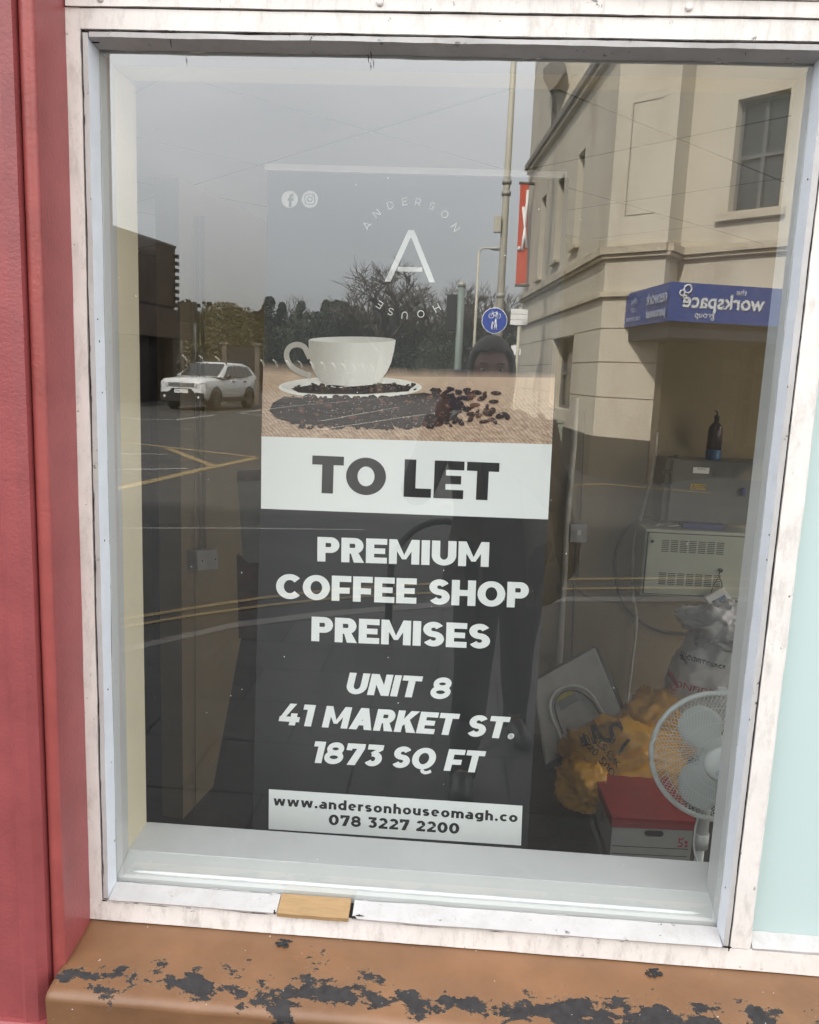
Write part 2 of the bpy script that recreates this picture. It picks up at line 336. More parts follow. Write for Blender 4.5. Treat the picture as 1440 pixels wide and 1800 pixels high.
    if ch == 'r': w = .50; return w, [bar(0, A, 0, x), R(*ell(.50, x-b-.22, .50-a, .22, 90, 180, 12))]
    if ch == 'd': w = .80; return w, [bar(w-A, w, 0, 1.05), R(*ell(w/2, x/2, w/2-a, x/2-b, 0, 360, 30))]
    if ch == 'a': w = .72; return w, [bar(w-A, w, 0, x*.62), R((w-a,x*.55),*ell(w/2+.02,x-b-.2,w/2-a-.02,.2,0,140,14)), R(*ell(w/2-.04, .225, w/2-a*.7-.04, .225-b*.75, 0, 360, 24))]
    if ch == 'g': w = .80; return w, [R(*ell(w/2, x/2+.02, w/2-a, x/2-b-.02, 0, 360, 30)), R((w-a,x),(w-a,.02),*ell(w/2,.02,w/2-a,.22-b,0,-140,18))]
    if ch == 'w': w = 1.16; k = .92; return w, [dg(.30,0,a*k,x,k), dg(.30,0,w/2,x,k), dg(w-.30,0,w/2,x,k), dg(w-.30,0,w-a*k,x,k)]
    return .5, []
def ribbon(path, a, b):
    n = len(path); closed = (abs(path[0][0]-path[-1][0])+abs(path[0][1]-path[-1][1])) < 1e-6; Lp, Rp = [], []
    for i, (x, y) in enumerate(path):
        p0 = path[i-1] if i > 0 else (path[-2] if closed else path[0]); p1 = path[i+1] if i < n-1 else (path[1] if closed else path[-1])
        dx, dy = p1[0]-p0[0], p1[1]-p0[1]; d = math.hypot(dx, dy) or 1; nx, ny = -dy/d, dx/d
        Lp.append((x+nx*a, y+ny*b)); Rp.append((x-nx*a, y-ny*b))
    return Lp, Rp
def text_bm(bm, s, a, b, track, place, mi=0, lift=0.00009):
    """place(u, v, k) -> world point for text coordinates; k = tiny lift so that strokes never share a plane"""
    x = 0; k = 0; polys = []
    for ch in s:
        w, pcs = glyph(ch, a, b)
        for pc in pcs:
            k += 1
            if pc[0] == 'p': polys.append(([(x+u, v) for u, v in pc[1]], k))
            else:
                aa, bb = (pc[2], pc[2]) if len(pc) > 2 else (a, b)
                Lp, Rp = ribbon(pc[1], aa, bb)
                for i in range(len(Lp)-1):
                    polys.append(([(x+Lp[i][0], Lp[i][1]), (x+Lp[i+1][0], Lp[i+1][1]), (x+Rp[i+1][0], Rp[i+1][1]), (x+Rp[i][0], Rp[i][1])], k))
        x += w+track
    W = x-track
    for pl, k in polys:
        try: bm.faces.new([bm.verts.new(place(u/W, v, (1+k % 7)*lift)) for u, v in pl]).material_index = mi
        except ValueError: pass
    return W
def plain_text(bm, s, size, Mx, mi=0):
    cu = bpy.data.curves.new('t', 'FONT'); cu.body = s; cu.size = size; cu.align_x = 'CENTER'; cu.align_y = 'CENTER'
    o = bpy.data.objects.new('t', cu); COL.objects.link(o)
    dg = bpy.context.evaluated_depsgraph_get(); me = o.evaluated_get(dg).to_mesh()
    vs = [bm.verts.new(Mx @ v.co) for v in me.vertices]
    for p in me.polygons:
        try: bm.faces.new([vs[i] for i in p.vertices]).material_index = mi
        except ValueError: pass
    o.evaluated_get(dg).to_mesh_clear(); bpy.data.objects.remove(o); bpy.data.curves.remove(cu)
def basis(o, x, z):                       # matrix whose local x, y run along x and z in the world, local z = facing
    x = V(x).normalized(); z = V(z).normalized(); return Matrix.Translation(V(o)) @ Matrix((x, z, x.cross(z))).transposed().to_4x4()
# ------------------------------------------------------------------ ground (one sheet), street surfaces come later
FLZ = -0.95; BACK = 3.0; CEIL = 1.75
W, H = 1.2, 1.567
GB = 0.042           # where the inner frame begins, just behind the 6 mm pane

# ------------------------------------------------------------------ shop building shell
b_root = thing('shop_building', 'shop building that the window belongs to, dark red fascia over white window frames', 'building', (0.6, 1, GZ))
bm = BM()
box(bm, -8, -0.034, 0.06, 0.26, GZ-0.6, 1.66); box(bm, 2.46, 8, 0.06, 0.26, GZ-0.6, 1.66)
box(bm, -0.034, 2.46, 0.06, 0.18, -1.1, -0.06); box(bm, -8, 8, 0.06, 0.26, 1.66, 6.4)  # tall thin upper wall, out of view, shaped to shade the pavement
box(bm, -8, -7.8, 0.26, 9, GZ-.6, 1.86); box(bm, 7.8, 8, 0.26, 9, GZ-.6, 1.86); box(bm, -7.8, 7.8, 8.8, 9, GZ-.6, 1.86)
obj('wall', bm, M['red'], b_root)
bm = BM(); box(bm, -8.1, 2.4, 0.262, 9.1, 1.865, 2.0); box(bm, 5.0, 8.1, 0.262, 9.1, 1.865, 2.0); box(bm, 2.401, 4.999, 0.262, .6, 1.865, 2.0); box(bm, 2.401, 4.999, 3.3, 9.1, 1.865, 2.0); obj('roof', bm, M['dark'], b_root)  # unseen opening on the right, added to let daylight into the room
bm = BM(); strip(bm, 'x', -0.3, 3.0, [(1.631, 0.05), (1.631, -0.012), (1.70, -0.03), (2.05, -0.03), (2.05, 0.05)], 0.0012, 0.03, 3)
obj('fascia', bm, M['red'], b_root)
bm = BM(); box(bm, -0.03, 2.6, -0.13, 0.05, GZ-.05, -0.142); obj('stall_riser', bm, M['red'], b_root)

# ------------------------------------------------------------------ pilaster left of the window
pil = thing('pilaster', 'moulded dark red painted pilaster running up the left side of the window', 'pilaster', (-0.16, -0.05, GZ))
prof = [(-0.026, 0.055), (-0.026, -0.098)]
prof += [(-0.0385+0.0125*math.cos(math.radians(a)), -0.099-0.0115*math.sin(math.radians(a))) for a in range(15, 166, 25)]
prof += [(-0.0515, -0.097), (-0.0525, -0.118), (-0.066, -0.131), (-0.088, -0.134), (-0.098, -0.127), (-0.34, -0.127), (-0.34, 0.055)]
bm = BM(); n = 260; rings = []
z0, z1 = -0.16, 2.3
for i in range(n+1):
    z = z0+(z1-z0)*i/n
    rings.append([bm.verts.new((x+0.0003*noise.noise(V((x*60, z*16, 2))), y+0.0003*noise.noise(V((x*60+9, z*18, 5))), z)) for x, y in prof])
for a, b in zip(rings, rings[1:]):
    for k in range(len(prof)):
        f = bm.faces.new([a[k], a[(k+1) % len(prof)], b[(k+1) % len(prof)], b[k]]); f.smooth = 2 <= k <= 7; f.material_index = 1 if 2 <= k <= 8 else 0
bm.faces.new(rings[-1]); bm.faces.new(rings[0])
obj('shaft', bm, [M['red'], M['redrough']], pil)
bm = BM(); hexa(bm, [(-.40,-.165,-.5),(-.042,-.165,-.5),(-.042,.055,-.5),(-.40,.055,-.5)], [(-.40,-.165,-.175),(-.042,-.165,-.175),(-.042,.055,-.175),(-.40,.055,-.175)])
hexa(bm, [(-.40,-.165,-.1745),(-.042,-.165,-.1745),(-.042,.055,-.1745),(-.40,.055,-.1745)], [(-.39,-.138,-.1605),(-.05,-.138,-.1605),(-.05,.055,-.1605),(-.39,.055,-.1605)])
obj('plinth', bm, M['red'], pil, bevel=0.003)

# ------------------------------------------------------------------ sill
sill = thing('window_sill', 'tan painted stone sill under the window, paint flaked to dark patches along its front edge', 'sill', (0.6, -0.08, -0.14))
bm = BM(); n = 200; rings = []
pr = [(0.055, -0.047), (0.0, -0.0465), (-0.012, -0.050), (-0.03, -0.0535), (-0.10, -0.0615), (-0.150, -0.0675), (-0.162, -0.0700), (-0.1685, -0.0755), (-0.170, -0.083), (-0.166, -0.141), (0.055, -0.141)]
for i in range(n+1):
    x = -0.031+(2.7)*i/n
    rings.append([bm.verts.new((x, y+0.0011*noise.noise(V((x*11, j*2.1, 3))), z+0.0010*noise.noise(V((x*13, j*1.7, 8))))) for j, (y, z) in enumerate(pr)])
for a, b in zip(rings, rings[1:]):
    for k in range(len(pr)):
        f = bm.faces.new([a[k], a[(k+1) % len(pr)], b[(k+1) % len(pr)], b[k]]); f.smooth = 0 < k < 8
bm.faces.new(rings[-1]); bm.faces.new(rings[0])
obj('slab', bm, M['sill'], sill)
M['smudge'] = mat('black moss grime', (0.02, 0.022, 0.024), 0.9, 0.5, 200, 0.6, 400)
for (px, py, s) in [(500, 1657, .013), (1147, 1709, .013)]:
    bm = BM(); c = atz(px, py, -0.051)
    for k in range(46):
        a = random.uniform(0, 2*PI); r = s*random.random()**.6; q = c+V((math.cos(a)*r*1.2, math.sin(a)*r, 0.0012))
        bmesh.ops.create_icosphere(bm, subdivisions=1, radius=random.uniform(.0012, .0032), matrix=Matrix.Translation(q) @ Matrix.Diagonal((1.4, 1.3, .5, 1)))
    obj('moss', bm, M['smudge'], sill)

# ------------------------------------------------------------------ the window
win = thing('shop_window', 'large single pane shop window in a weathered white timber frame', 'window', (0.6, 0.03, -0.045))
bm = BM()
strip(bm, 'z', -0.004, 1.6, [(-0.030, 0.055), (-0.0285, 0.0), (-0.0020, 0.0), (-0.0015, 0.055)], 0.0013, 0.02, 1)
strip(bm, 'x', -0.029, 2.6, [(-0.0015, 0.055), (-0.0015, 0.0), (-0.0435, -0.001), (-0.046, 0.055)], 0.0010, 0.02, 2)
strip(bm, 'x', -0.029, 2.6, [(1.5685, 0.055), (1.5685, 0.0), (1.5988, 0.0), (1.5988, 0.055)], 0.0008, 0.02, 3)
strip(bm, 'z', 0.0, 1.568, [(1.2018, 0.055), (1.2018, 0.0), (1.236, 0.0005), (1.240, 0.004), (1.241, 0.055)], 0.0010, 0.02, 4)
obj('frame', bm, M['frame'], win)
bm = BM()
strip(bm, 'x', -0.024, 2.6, [(1.6015, 0.055), (1.6015, -0.0035), (1.6235, -0.0035), (1.6245, 0.055)], 0.0008, 0.02, 5)
strip(bm, 'x', -0.024, 2.6, [(1.6262, 0.055), (1.6262, -0.002), (1.6296, -0.002), (1.6296, 0.055)], 0.0010, 0.012, 6)
obj('head_board', bm, M['frame'], win)
bm = BM()                                               # dark joints between frame and beads
box(bm, -0.0290, -0.0001+0.003, 0.0052, 0.054, 0.0015, 1.5975); box(bm, -0.0025, 1.204, 0.0050, 0.054, -0.0035, 0.0030)
box(bm, -0.0025, 1.204, 0.0049, 0.054, 1.564, 1.5665); box(bm, 1.1975, 1.2035, 0.0047, 0.054, 0.0032, 1.5638)
box(bm, -0.026, 2.6, 0.0030, 0.054, 1.5990, 1.6012); box(bm, -0.026, 2.6, 0.0031, 0.054, 1.6247, 1.6260)
obj('joint', bm, M['gap'], win)
def bead(name, axis, a0, a1, pr, seed, mats, amp=0.0009):
    bm = BM(); strip(bm, axis, a0, a1, pr, amp, 0.012, seed); return bm
bm = bead('', 'z', 0.0035, 1.5625, [(0.0026, 0.034), (0.0024, -0.0012), (0.0112, -0.0008), (0.0135, 0.034)], 11, None)
o = obj('glazing_bead', bm, [M['bead'], M['lilac']], win)
for p in o.data.polygons:
    if p.normal.x > .7: p.material_index = 1
bm = bead('', 'z', 0.0035, 1.5625, [(1.1978, 0.034), (1.1976, -0.0012), (1.1885, -0.0008), (1.1858, 0.034)], 12, None)
o = obj('glazing_bead', bm, [M['bead'], M['lilac']], win)
for p in o.data.polygons:
    if p.normal.x < -.7: p.material_index = 1
bm = bead('', 'x', 0.0135, 1.1858, [(1.5636, 0.034), (1.5636, -0.0015), (1.5560, -0.0010), (1.5485, 0.034)], 13, None, 0.0012)
obj('glazing_bead', bm, M['bead'], win)
bm = bead('', 'x', 0.0135, 0.344, [(0.0026, 0.034), (0.0024, -0.0060), (0.0050, -0.0070), (0.0165, 0.034)], 14, None, 0.0013)
obj('glazing_bead', bm, M['bead'], win)
bm = bead('', 'x', 0.490, 1.1858, [(0.0026, 0.034), (0.0022, -0.0060), (0.0050, -0.0070), (0.0165, 0.034)], 15, None, 0.0013)
obj('glazing_bead', bm, M['bead'], win)
bm = BM(); strip(bm, 'x', 0.3455, 0.4830, [(-0.0010, 0.034), (-0.0018, -0.0085), (0.0062, -0.0095), (0.0185, 0.034)], 0.0004, 0.01, 16)
tag(obj('glazing_bead', bm, M['bare'], win), 'short length of bare unpainted tan wood bead')
bm = BM()                                               # putty lines and blobs round the glass
for k in range(46):
    x = random.uniform(.03, 1.17); zz = random.choice([1.5478, 0.0172]); r = random.uniform(.0008, .0022)
    bmesh.ops.create_icosphere(bm, subdivisions=1, radius=r, matrix=Matrix.Translation((x, 0.0335, zz)) @ Matrix.Diagonal((random.uniform(1, 6), .6, .8, 1)))
for k in range(40):
    z = random.uniform(.03, 1.53); xx = random.choice([0.0140, 1.1852])
    bmesh.ops.create_icosphere(bm, subdivisions=1, radius=random.uniform(.0008, .0018), matrix=Matrix.Translation((xx, 0.0335, z)) @ Matrix.Diagonal((.8, .6, random.uniform(1, 7), 1)))
obj('putty', bm, M['bead'], win)
for px in (177, 668, 1210):                               # screw heads along the head board
    bm = BM(); c = at(px, 14 if px < 300 else 18 if px < 900 else 24, -0.004); c.z = 1.6125
    lathe(bm, [(.0055, -.002), (.0058, .0012), (.0048, .0030), (.002, .0036)], basis(c, (1, 0, 0), (0, 0, 1)), 16); obj('screw_cap', bm, M['frame'], win, smooth=True)
bm = BM()                                               # old nail holes and lifted splinters
for px, py, y in [(647, 97, .02), (652, 92, .02), (300, 70, -.0012), (925, 70, .01), (1310, 83, .012)]:
    c = at(px, py, y-.0012)
    tube(bm, [c, c+V((.001, -.002, -.004)), c+V((.0015, -.001, -.012))], [.0012, .001, .0003], 5)
obj('splinter', bm, M['gap'], win)
bm = BM()                                               # flaked, open slivers along the joints
R9 = random.Random(12)
def sliver(x, z, ln, wd, vert, y=-.0021):
    n_ = 7; a_, b_ = [], []
    for i in range(n_+1):
        t = i/n_-.5; ww = wd*(1-(2*t)**2)*R9.uniform(.5, 1.3)+.00008; u = t*ln; off = R9.uniform(-.0003, .0003)
        (a_.append((x+ww+off, y, z+u)), b_.append((x-ww*.4+off, y, z+u))) if vert else (a_.append((x+u, y, z+ww+off)), b_.append((x+u, y, z-ww*.4+off)))
    for i in range(n_): bm.faces.new([bm.verts.new(q) for q in (a_[i], a_[i+1], b_[i+1], b_[i])])
for k in range(34):
    sliver(R9.uniform(.001, .0035), R9.uniform(.03, 1.54), R9.uniform(.008, .05), R9.uniform(.0003, .0011), True)
    sliver(1.1985-R9.uniform(-.001, .001), R9.uniform(.03, 1.54), R9.uniform(.01, .07), R9.uniform(.0003, .0010), True)
for k in range(30):
    sliver(R9.uniform(.02, 1.18), 1.5655+R9.uniform(-.001, .001), R9.uniform(.01, .07), R9.uniform(.0004, .0014), False)
for k in range(16):
    sliver(R9.choice([R9.uniform(.02, .33), R9.uniform(.5, 1.17)]), .0012+R9.uniform(-.001, .001), R9.uniform(.01, .06), R9.uniform(.0004, .0013), False, -.0078)
for k in range(26):
    sliver(R9.uniform(-.02, 1.2), R9.choice([1.6245, 1.6255, 1.600]), R9.uniform(.01, .06), R9.uniform(.0003, .0009), False, -.0042)
sliver(.016, 1.552, .02, .003, False, .012); sliver(.006, .003, .012, .003, False, -.0078); sliver(1.192, .006, .02, .0035, False, -.0080); sliver(1.196, .004, .012, .003, True, -.0080)
sliver(.340, .007, .010, .004, True, -.0080); sliver(.494, .008, .012, .004, False, -.0085); sliver(.505, .010, .018, .003, False, -.004)
tag(obj('paint_cracks', bm, M['gap'], win), kind='stuff')
M['rust'] = mat('rust stain', (.20, .075, .025), .8, .3, 60)
bm = BM()
for q in [(1162, 1641, .003), (1180, 1645, .0035), (1122, 1637, .002), (855, 1619, .0035), (880, 1620, .003)]:
    c = at(q[0], q[1], .006); bmesh.ops.create_icosphere(bm, subdivisions=1, radius=q[2], matrix=Matrix.Translation((c.x, .010, .0085)) @ Matrix.Diagonal((1.3, 1.2, .25, 1)))
tag(obj('rust_spots', bm, M['rust'], win), kind='stuff')
bm = BM()                                               # nail heads and holes on the bead faces
for q in [(172, 561, 0), (175, 600, 1), (180, 690, 0), (184, 950, 1), (190, 1212, 1), (196, 1340, 0), (201, 1478, 1)]:
    c = atx(q[0], q[1], 0.0128); bmesh.ops.create_icosphere(bm, subdivisions=1, radius=.0016, matrix=Matrix.Translation(c) @ Matrix.Diagonal((.5, 1, 1.5 if q[2] else 1, 1)))
for q in [(1352, 940), (1348, 984), (1318, 1265), (1303, 1500), (1275, 1560), (1385, 680), (1420, 315)]:
    c = atx(q[0], q[1], 1.1868); bmesh.ops.create_icosphere(bm, subdivisions=1, radius=.0016, matrix=Matrix.Translation(c) @ Matrix.Diagonal((.5, 1, 1.2, 1)))
obj('nail_head', bm, M['gap'], win)
bm = BM(); vs = box(bm, 0.004, 1.196, GLASS, GLASS+.006, 0.004, 1.562)
bm.faces.ensure_lookup_table()
for f in bm.faces:
    f.normal_update(); f.material_index = 0 if abs(f.calc_center_median().y-GLASS) < 1e-4 else 1
obj('pane', bm, [M['glass'], M['edge']], win)
bm = BM()                                               # dried rain specks on the outside of the pane
for k in range(55):
    x, z = random.uniform(.02, 1.18), random.uniform(.03, 1.53); r = random.uniform(.0003, .0009)*(1 if random.random() < .85 else 1.5)
    bmesh.ops.create_icosphere(bm, subdivisions=1, radius=r, matrix=Matrix.Translation((x, GLASS-.0005, z)) @ Matrix.Diagonal((random.uniform(.7, 1.5), .35, random.uniform(.7, 1.6), 1)))
o = obj('rain_speck', bm, M['text_w'], win); o['kind'] = 'stuff'
# inner jambs behind the pane
bm = BM()
box(bm, -0.030, 0.0120, GB, 0.100, -0.04, 1.5965); box(bm, 1.1872, 1.240, GB, 0.118, -0.04, 1.5965)
box(bm, 0.0125, 1.1868, GB, 0.100, 1.546, 1.5965)
o = obj('inner_jamb', bm, M['inner'], win, bevel=0.0015)
bm = BM(); hexa(bm, [(0.0125, GB, -.04), (0.0125, GB, 0.0215), (0.0125, GB+.004, 0.026), (0.0125, 0.097, 0.0440), (0.0125, 0.097, -.04)], [(1.1868, GB, -.04), (1.1868, GB, 0.0215), (1.1868, GB+.004, 0.026), (1.1868, 0.097, 0.0440), (1.1868, 0.097, -.04)])
obj('bottom_rail', bm, M['inner'], win)
M['strip_w'] = mat('glossy white strip', (0.88, 0.9, 0.9), 0.25, 0.02)
bm = BM(); pts = [(0.035+(1.125)*i/60, 0.0520+.0004*noise.noise(V((i*.3, 0, 0))), 0.0300+.0003*noise.noise(V((i*.3, 4, 0)))) for i in range(61)]
tube(bm, pts, [.0005]+[.0030]*2+[.0040]*55+[.0030]*2+[.0005], 10); obj('sill_strip', bm, M['strip_w'], win)  # thin white tube laid along the foot of the pane

# frosted side light to the right
sl_ = thing('frosted_window', 'frosted pale aqua window pane right of the white mullion', 'window', (1.85, 0.03, -0.045))
m, n, l, p = _new('frosted aqua film'); p.inputs['Base Color'].default_value = (0.70, 0.82, 0.81, 1); p.inputs['Roughness'].default_value = 0.25
o_ = n['Material Output']; tr = n.new('ShaderNodeBsdfTranslucent'); tr.inputs[0].default_value = (0.55, 0.75, 0.74, 1); mx = n.new('ShaderNodeMixShader'); mx.inputs[0].default_value = 0.35
l.new(p.outputs[0], mx.inputs[1]); l.new(tr.outputs[0], mx.inputs[2]); l.new(mx.outputs[0], o_.inputs[0]); M['frost'] = m
bm = BM(); box(bm, 1.243, 2.44, 0.028, 0.034, 0.004, 1.566); obj('pane', bm, M['frost'], sl_)
bm = BM(); strip(bm, 'x', 1.2425, 2.44, [(-0.0012, 0.0270), (-0.0010, 0.0008), (0.0035, -0.0005), (0.0190, 0.0270)], 0.0016, 0.012, 21)
obj('glazing_bead', bm, M['bead'], sl_)
bm = BM(); strip(bm, 'z', -.0, 1.568, [(2.445, 0.055), (2.445, 0.0), (2.52, 0.0), (2.52, 0.055)], 0.0010, 0.02, 24); obj('frame', bm, M['frame'], sl_)

# ------------------------------------------------------------------ reveal and shop interior
M['bounce_lining'] = mat('white lightwell wall', (.8, .78, .74), .8, .03, 2)
def struct(name, bm, m, **k): return tag(obj(name, bm, m, **k), kind='structure')
bm = BM(); box(bm, -0.16, 0.0105, 0.1005, 0.20, -0.04, 1.5455); box(bm, -0.16, 1.30, 0.1008, 0.175, 1.5475, 1.66); struct('window_reveal', bm, M['cream'])
bm = BM(); box(bm, -0.16, 1.30, 0.0975, 0.205, 0.020, 0.0462); struct('sill_board', bm, M['board'], bevel=.0015)
bm = BM(); box(bm, -1.6, 5.0, 0.19, 4.4, FLZ-.1, FLZ); struct('floor', bm, M['floor'])
# ceiling: light tiles with thin dark joints laid on the diagonal
M['ceil'] = mat('pale ceiling tile', (0.68, 0.68, 0.66), 0.8, 0.03, 3); M['ceilj'] = mat('ceiling joint', (0.30, 0.30, 0.29), 0.8, 0.05)
bm = BM(); box(bm, -1.6, 3.5, 0.27, 4.4, CEIL, CEIL+.1); box(bm, 3.501, 5.0, 0.27, .6, CEIL, CEIL+.1); box(bm, 3.501, 5.0, 3.2, 4.4, CEIL, CEIL+.1)  # gap on the right sits under the added roof opening
c0 = V((0.34, 1.20)); T = 0.643
for k in range(-8, 9):
    for s in (1, -1):
        d = V((1, s)).normalized(); nn = V((-d.y, d.x)); c = c0+nn*T*k
        seg = []
        for t in [i*.05 for i in range(-120, 121)]:
            q = c+d*t
            if -1.5 < q.x < 3.15 and .3 < q.y < 4.3: seg.append(q)
        if len(seg) > 2:
            a, b = seg[0], seg[-1]; e = nn*.0042; zz = CEIL-(.0008 if s > 0 else .0013)
            bm.faces.new([bm.verts.new((q.x, q.y, zz)) for q in (a-e, b-e, b+e, a+e)]).material_index = 1
struct('ceiling', bm, [M['ceil'], M['ceilj']])
bm = BM(); box(bm, -0.25, 5.2, BACK, BACK+.1, FLZ, CEIL+.08); struct('back_wall', bm, M['wall'])
bm = BM(); box(bm, 5.0, 5.1, .27, BACK-.002, FLZ, CEIL); box(bm, 2.462, 4.998, .262, .28, FLZ, CEIL-.001); box(bm, -.1, 2.46, .182, .192, FLZ, .015); box(bm, 1.302, 2.44, .182, .20, 1.57, CEIL-.002); struct('side_wall', bm, M['bounce_lining'])  # side wall plus unseen white linings added to keep bounced light neutral
PA = atz(322, 1440, FLZ); PB = atz(372, 1385, FLZ); pd = (PB-PA); pd.z = 0; pd.normalize(); pn = V((pd.y, -pd.x, 0))
PE = PA+pd*((BACK-.002-PA.y)/pd.y)
def atp(px, py, off=0.0):
    d = CF + CR*((px-720)/1442) - CU*((py-900)/1442); P0 = PA+pn*off
    return CP+d*((P0-CP).dot(pn)/d.dot(pn))
bm = BM(); q = pn*(-0.10)
hexa(bm, [PA, PE, PE+q, PA+q], [V((p.x, p.y, CEIL-.001)) for p in (PA, PE, PE+q, PA+q)]); struct('partition_wall', bm, M['wall'])
bm = BM(); box(bm, -1.6, -1.5, .27, 4.3, FLZ, CEIL); box(bm, -1.498, -.252, 4.2, 4.3, FLZ, CEIL); box(bm, -1.498, -.13, .262, .30, FLZ, CEIL)
struct('dark_wall', bm, M['dark'])  # dark colour stands for the dimness beyond the opening

# things fixed to the walls, left
jb = thing('junction_box', 'grey plastic junction box at the foot of three thin pipes on the left wall', 'junction box', atp(364, 985, .03))
a, b, c, d = atp(346, 968, .045), atp(383, 964, .045), atp(384, 1000, .045), atp(348, 1004, .045); q = -pn*.045
bm = BM(); hexa(bm, [a, b, c, d], [a+q, b+q, c+q, d+q]); obj('cover', bm, M['plastic_g'], jb, bevel=.003)
for s in (atp(356, 986, .0462), atp(379, 983, .0462)):
    bm = BM(); bmesh.ops.create_icosphere(bm, subdivisions=1, radius=.0035, matrix=Matrix.Translation(s)); obj('screw', bm, M['gap'], jb)
bm = BM()
for px0, px1, y1 in [(341, 344, 1470), (349, 353, 966), (358, 361, 965)]:
    tube(bm, [atp(px0, 380, .012), atp((px0+px1)/2, 700, .012), atp(px1, y1, .012)], .0065 if px0 > 345 else .003, 6)
tag(obj('wall_pipe', bm, M['wall']), 'three thin cream painted pipes running down the left inside wall', 'pipe')
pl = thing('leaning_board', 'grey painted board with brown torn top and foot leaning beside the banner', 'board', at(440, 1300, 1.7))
def slab(px, Y, t, m, name, parent):
    bm = BM(); f = [at(x, y, Yy) for (x, y), Yy in zip(px, Y)]; hexa(bm, f, [v+V((0, t, 0)) for v in f]); return obj(name, bm, m, parent)
M['oldgrey'] = mat('old grey paint', (0.24, 0.25, 0.25), 0.6, 0.12, 6); M['oldbrown'] = mat('brown stained board', (0.075, 0.042, 0.032), 0.7, 0.25, 12, 0.3, 60)
slab([(417, 829), (500, 826), (500, 845), (417, 846)], [1.6]*4, .03, M['oldbrown'], 'top_strip', pl)
slab([(417, 846.3), (500, 845.3), (500, 985), (437, 990), (427, 982)], [1.6, 1.6, 1.55, 1.55, 1.55], .03, M['oldgrey'], 'panel', pl)
slab([(416, 976), (436, 990.5), (500, 985.5), (500, 1120), (420, 1122)], [1.57, 1.57, 1.57, 1.5, 1.5], .026, M['oldbrown'], 'foot_strip', pl)
slab([(424, 1123), (500, 1121), (500, 1480), (368, 1420)], [1.52, 1.52, 1.42, 1.42], .03, M['dark'], 'foot_shade_panel', pl)  # dark panel added in place of the shade at the banner's foot

# right: conduits, sockets and cables
Yw = BACK-.004
bm = BM(); tube(bm, [at(1012, 700, Yw-.02), at(1009, 780, Yw-.02), at(997, 920, Yw-.02), at(984, 1160, Yw-.02), at(978, 1260, Yw-.02)], .016, 8)
tag(obj('conduit', bm, M['trunk_w']), 'white vertical conduit on the back wall just right of the banner', 'conduit')
bm = BM()
tube(bm, [at(1029, 720, Yw-.01), at(1020, 915, Yw-.01)], .005, 6); tube(bm, [at(1012, 955, Yw-.01), at(1004, 1180, Yw-.01)], .005, 6); tube(bm, [at(1019, 955, Yw-.01), at(1016, 1015, Yw-.01)], .004, 6)
tag(obj('thin_pipe', bm, M['cable']), 'thin dark pipe above and below the square socket box', 'pipe')
so_ = thing('socket_box', 'small square grey socket box on the back wall beside the white conduit', 'socket', at(1017, 937, Yw))
f = [at(1003, 921, Yw-.04), at(1033, 922, Yw-.04), at(1031, 954, Yw-.04), at(1002, 953, Yw-.04)]; bm = BM(); hexa(bm, f, [v+V((0, .04, 0)) for v in f]); obj('back_box', bm, M['plastic_g'], so_, bevel=.003)
f = [at(1015, 932, Yw-.052), at(1022, 932, Yw-.052), at(1022, 941, Yw-.052), at(1015, 941, Yw-.052)]; bm = BM(); hexa(bm, f, [v+V((0, .012, 0)) for v in f]); obj('switch', bm, M['plastic_w'], so_)
bm = BM(); tube(bm, smoothpath([at(x, y, Yw-.02) for x, y in [(1158, 915), (1135, 909), (1110, 921), (1090, 948), (1081, 990), (1086, 1035), (1103, 1070), (1130, 1095), (1165, 1110), (1205, 1114)]]), .009, 6)
tag(obj('looped_cable', bm, M['cable']), 'thick grey cable looping in an arc left of the vented cabinet', 'cable')
bm = BM(); tube(bm, smoothpath([at(x, y, Yw-.03) for x, y in [(1155, 760), (1148, 830), (1128, 905), (1115, 960), (1113, 1040), (1119, 1090), (1112, 1160), (1102, 1240)]]), .008, 6)
tag(obj('hanging_cable', bm, M['trunk_w']), 'pale cable hanging straight down past the left edge of the vented cabinet', 'cable')
bm = BM(); tube(bm, smoothpath([at(x, y, Yw-.02) for x, y in [(1016, 1036), (1030, 1048), (1060, 1056), (1095, 1057), (1128, 1052)]]), .004, 6)
tag(obj('slack_cable', bm, M['cable']), 'thin slack cable sagging below the socket box', 'cable')

def quadbox(px, Yf, depth, m, name, parent, bevel=.004, push=0):
    f = [at(x, y, Yf) for x, y in px]; bm = BM(); hexa(bm, f, [v+V((0, depth, 0)) for v in f]); return obj(name, bm, m, parent, bevel=bevel)
# vented cabinet
M['cab'] = mat('cream grey enamel', (0.46, 0.50, 0.42), 0.45, 0.05, 4); M['cabd'] = mat('vent slot', (0.10, 0.11, 0.09), 0.8, 0.1)
cb = thing('vented_cabinet', 'cream metal cabinet with two rows of vent slots, mounted on the back wall', 'cabinet', at(1220, 1050, 2.8))
x0, x1, zt, zb = at(1130, 985, 2.78).x, at(1330, 985, 2.78).x, at(1130, 929, 2.78).z, at(1124, 1046, 2.78).z
bm = BM(); box(bm, x0, x1, 2.78, BACK-.003, zb, zt); obj('casing', bm, M['cab'], cb, bevel=.006)
bm = BM(); box(bm, x0+.012, x1-.012, 2.772, 2.779, zb+.012, zt-.015); obj('shadow_gap', bm, M['cabd'], cb)
bm = BM(); box(bm, x0+.016, x1-.016, 2.766, 2.775, zb+.016, zt-.019); obj('door', bm, M['cab'], cb, bevel=.002)
bm = BM()
for r_, zc in ((0, zt-.085), (1, zb+.095)):
    for c_ in range(7):
        for k in range(7):
            xx = x0+.085+c_*.046; box(bm, xx, xx+.036, 2.7645, 2.7665, zc+.03-k*.0095, zc+.0345-k*.0095)
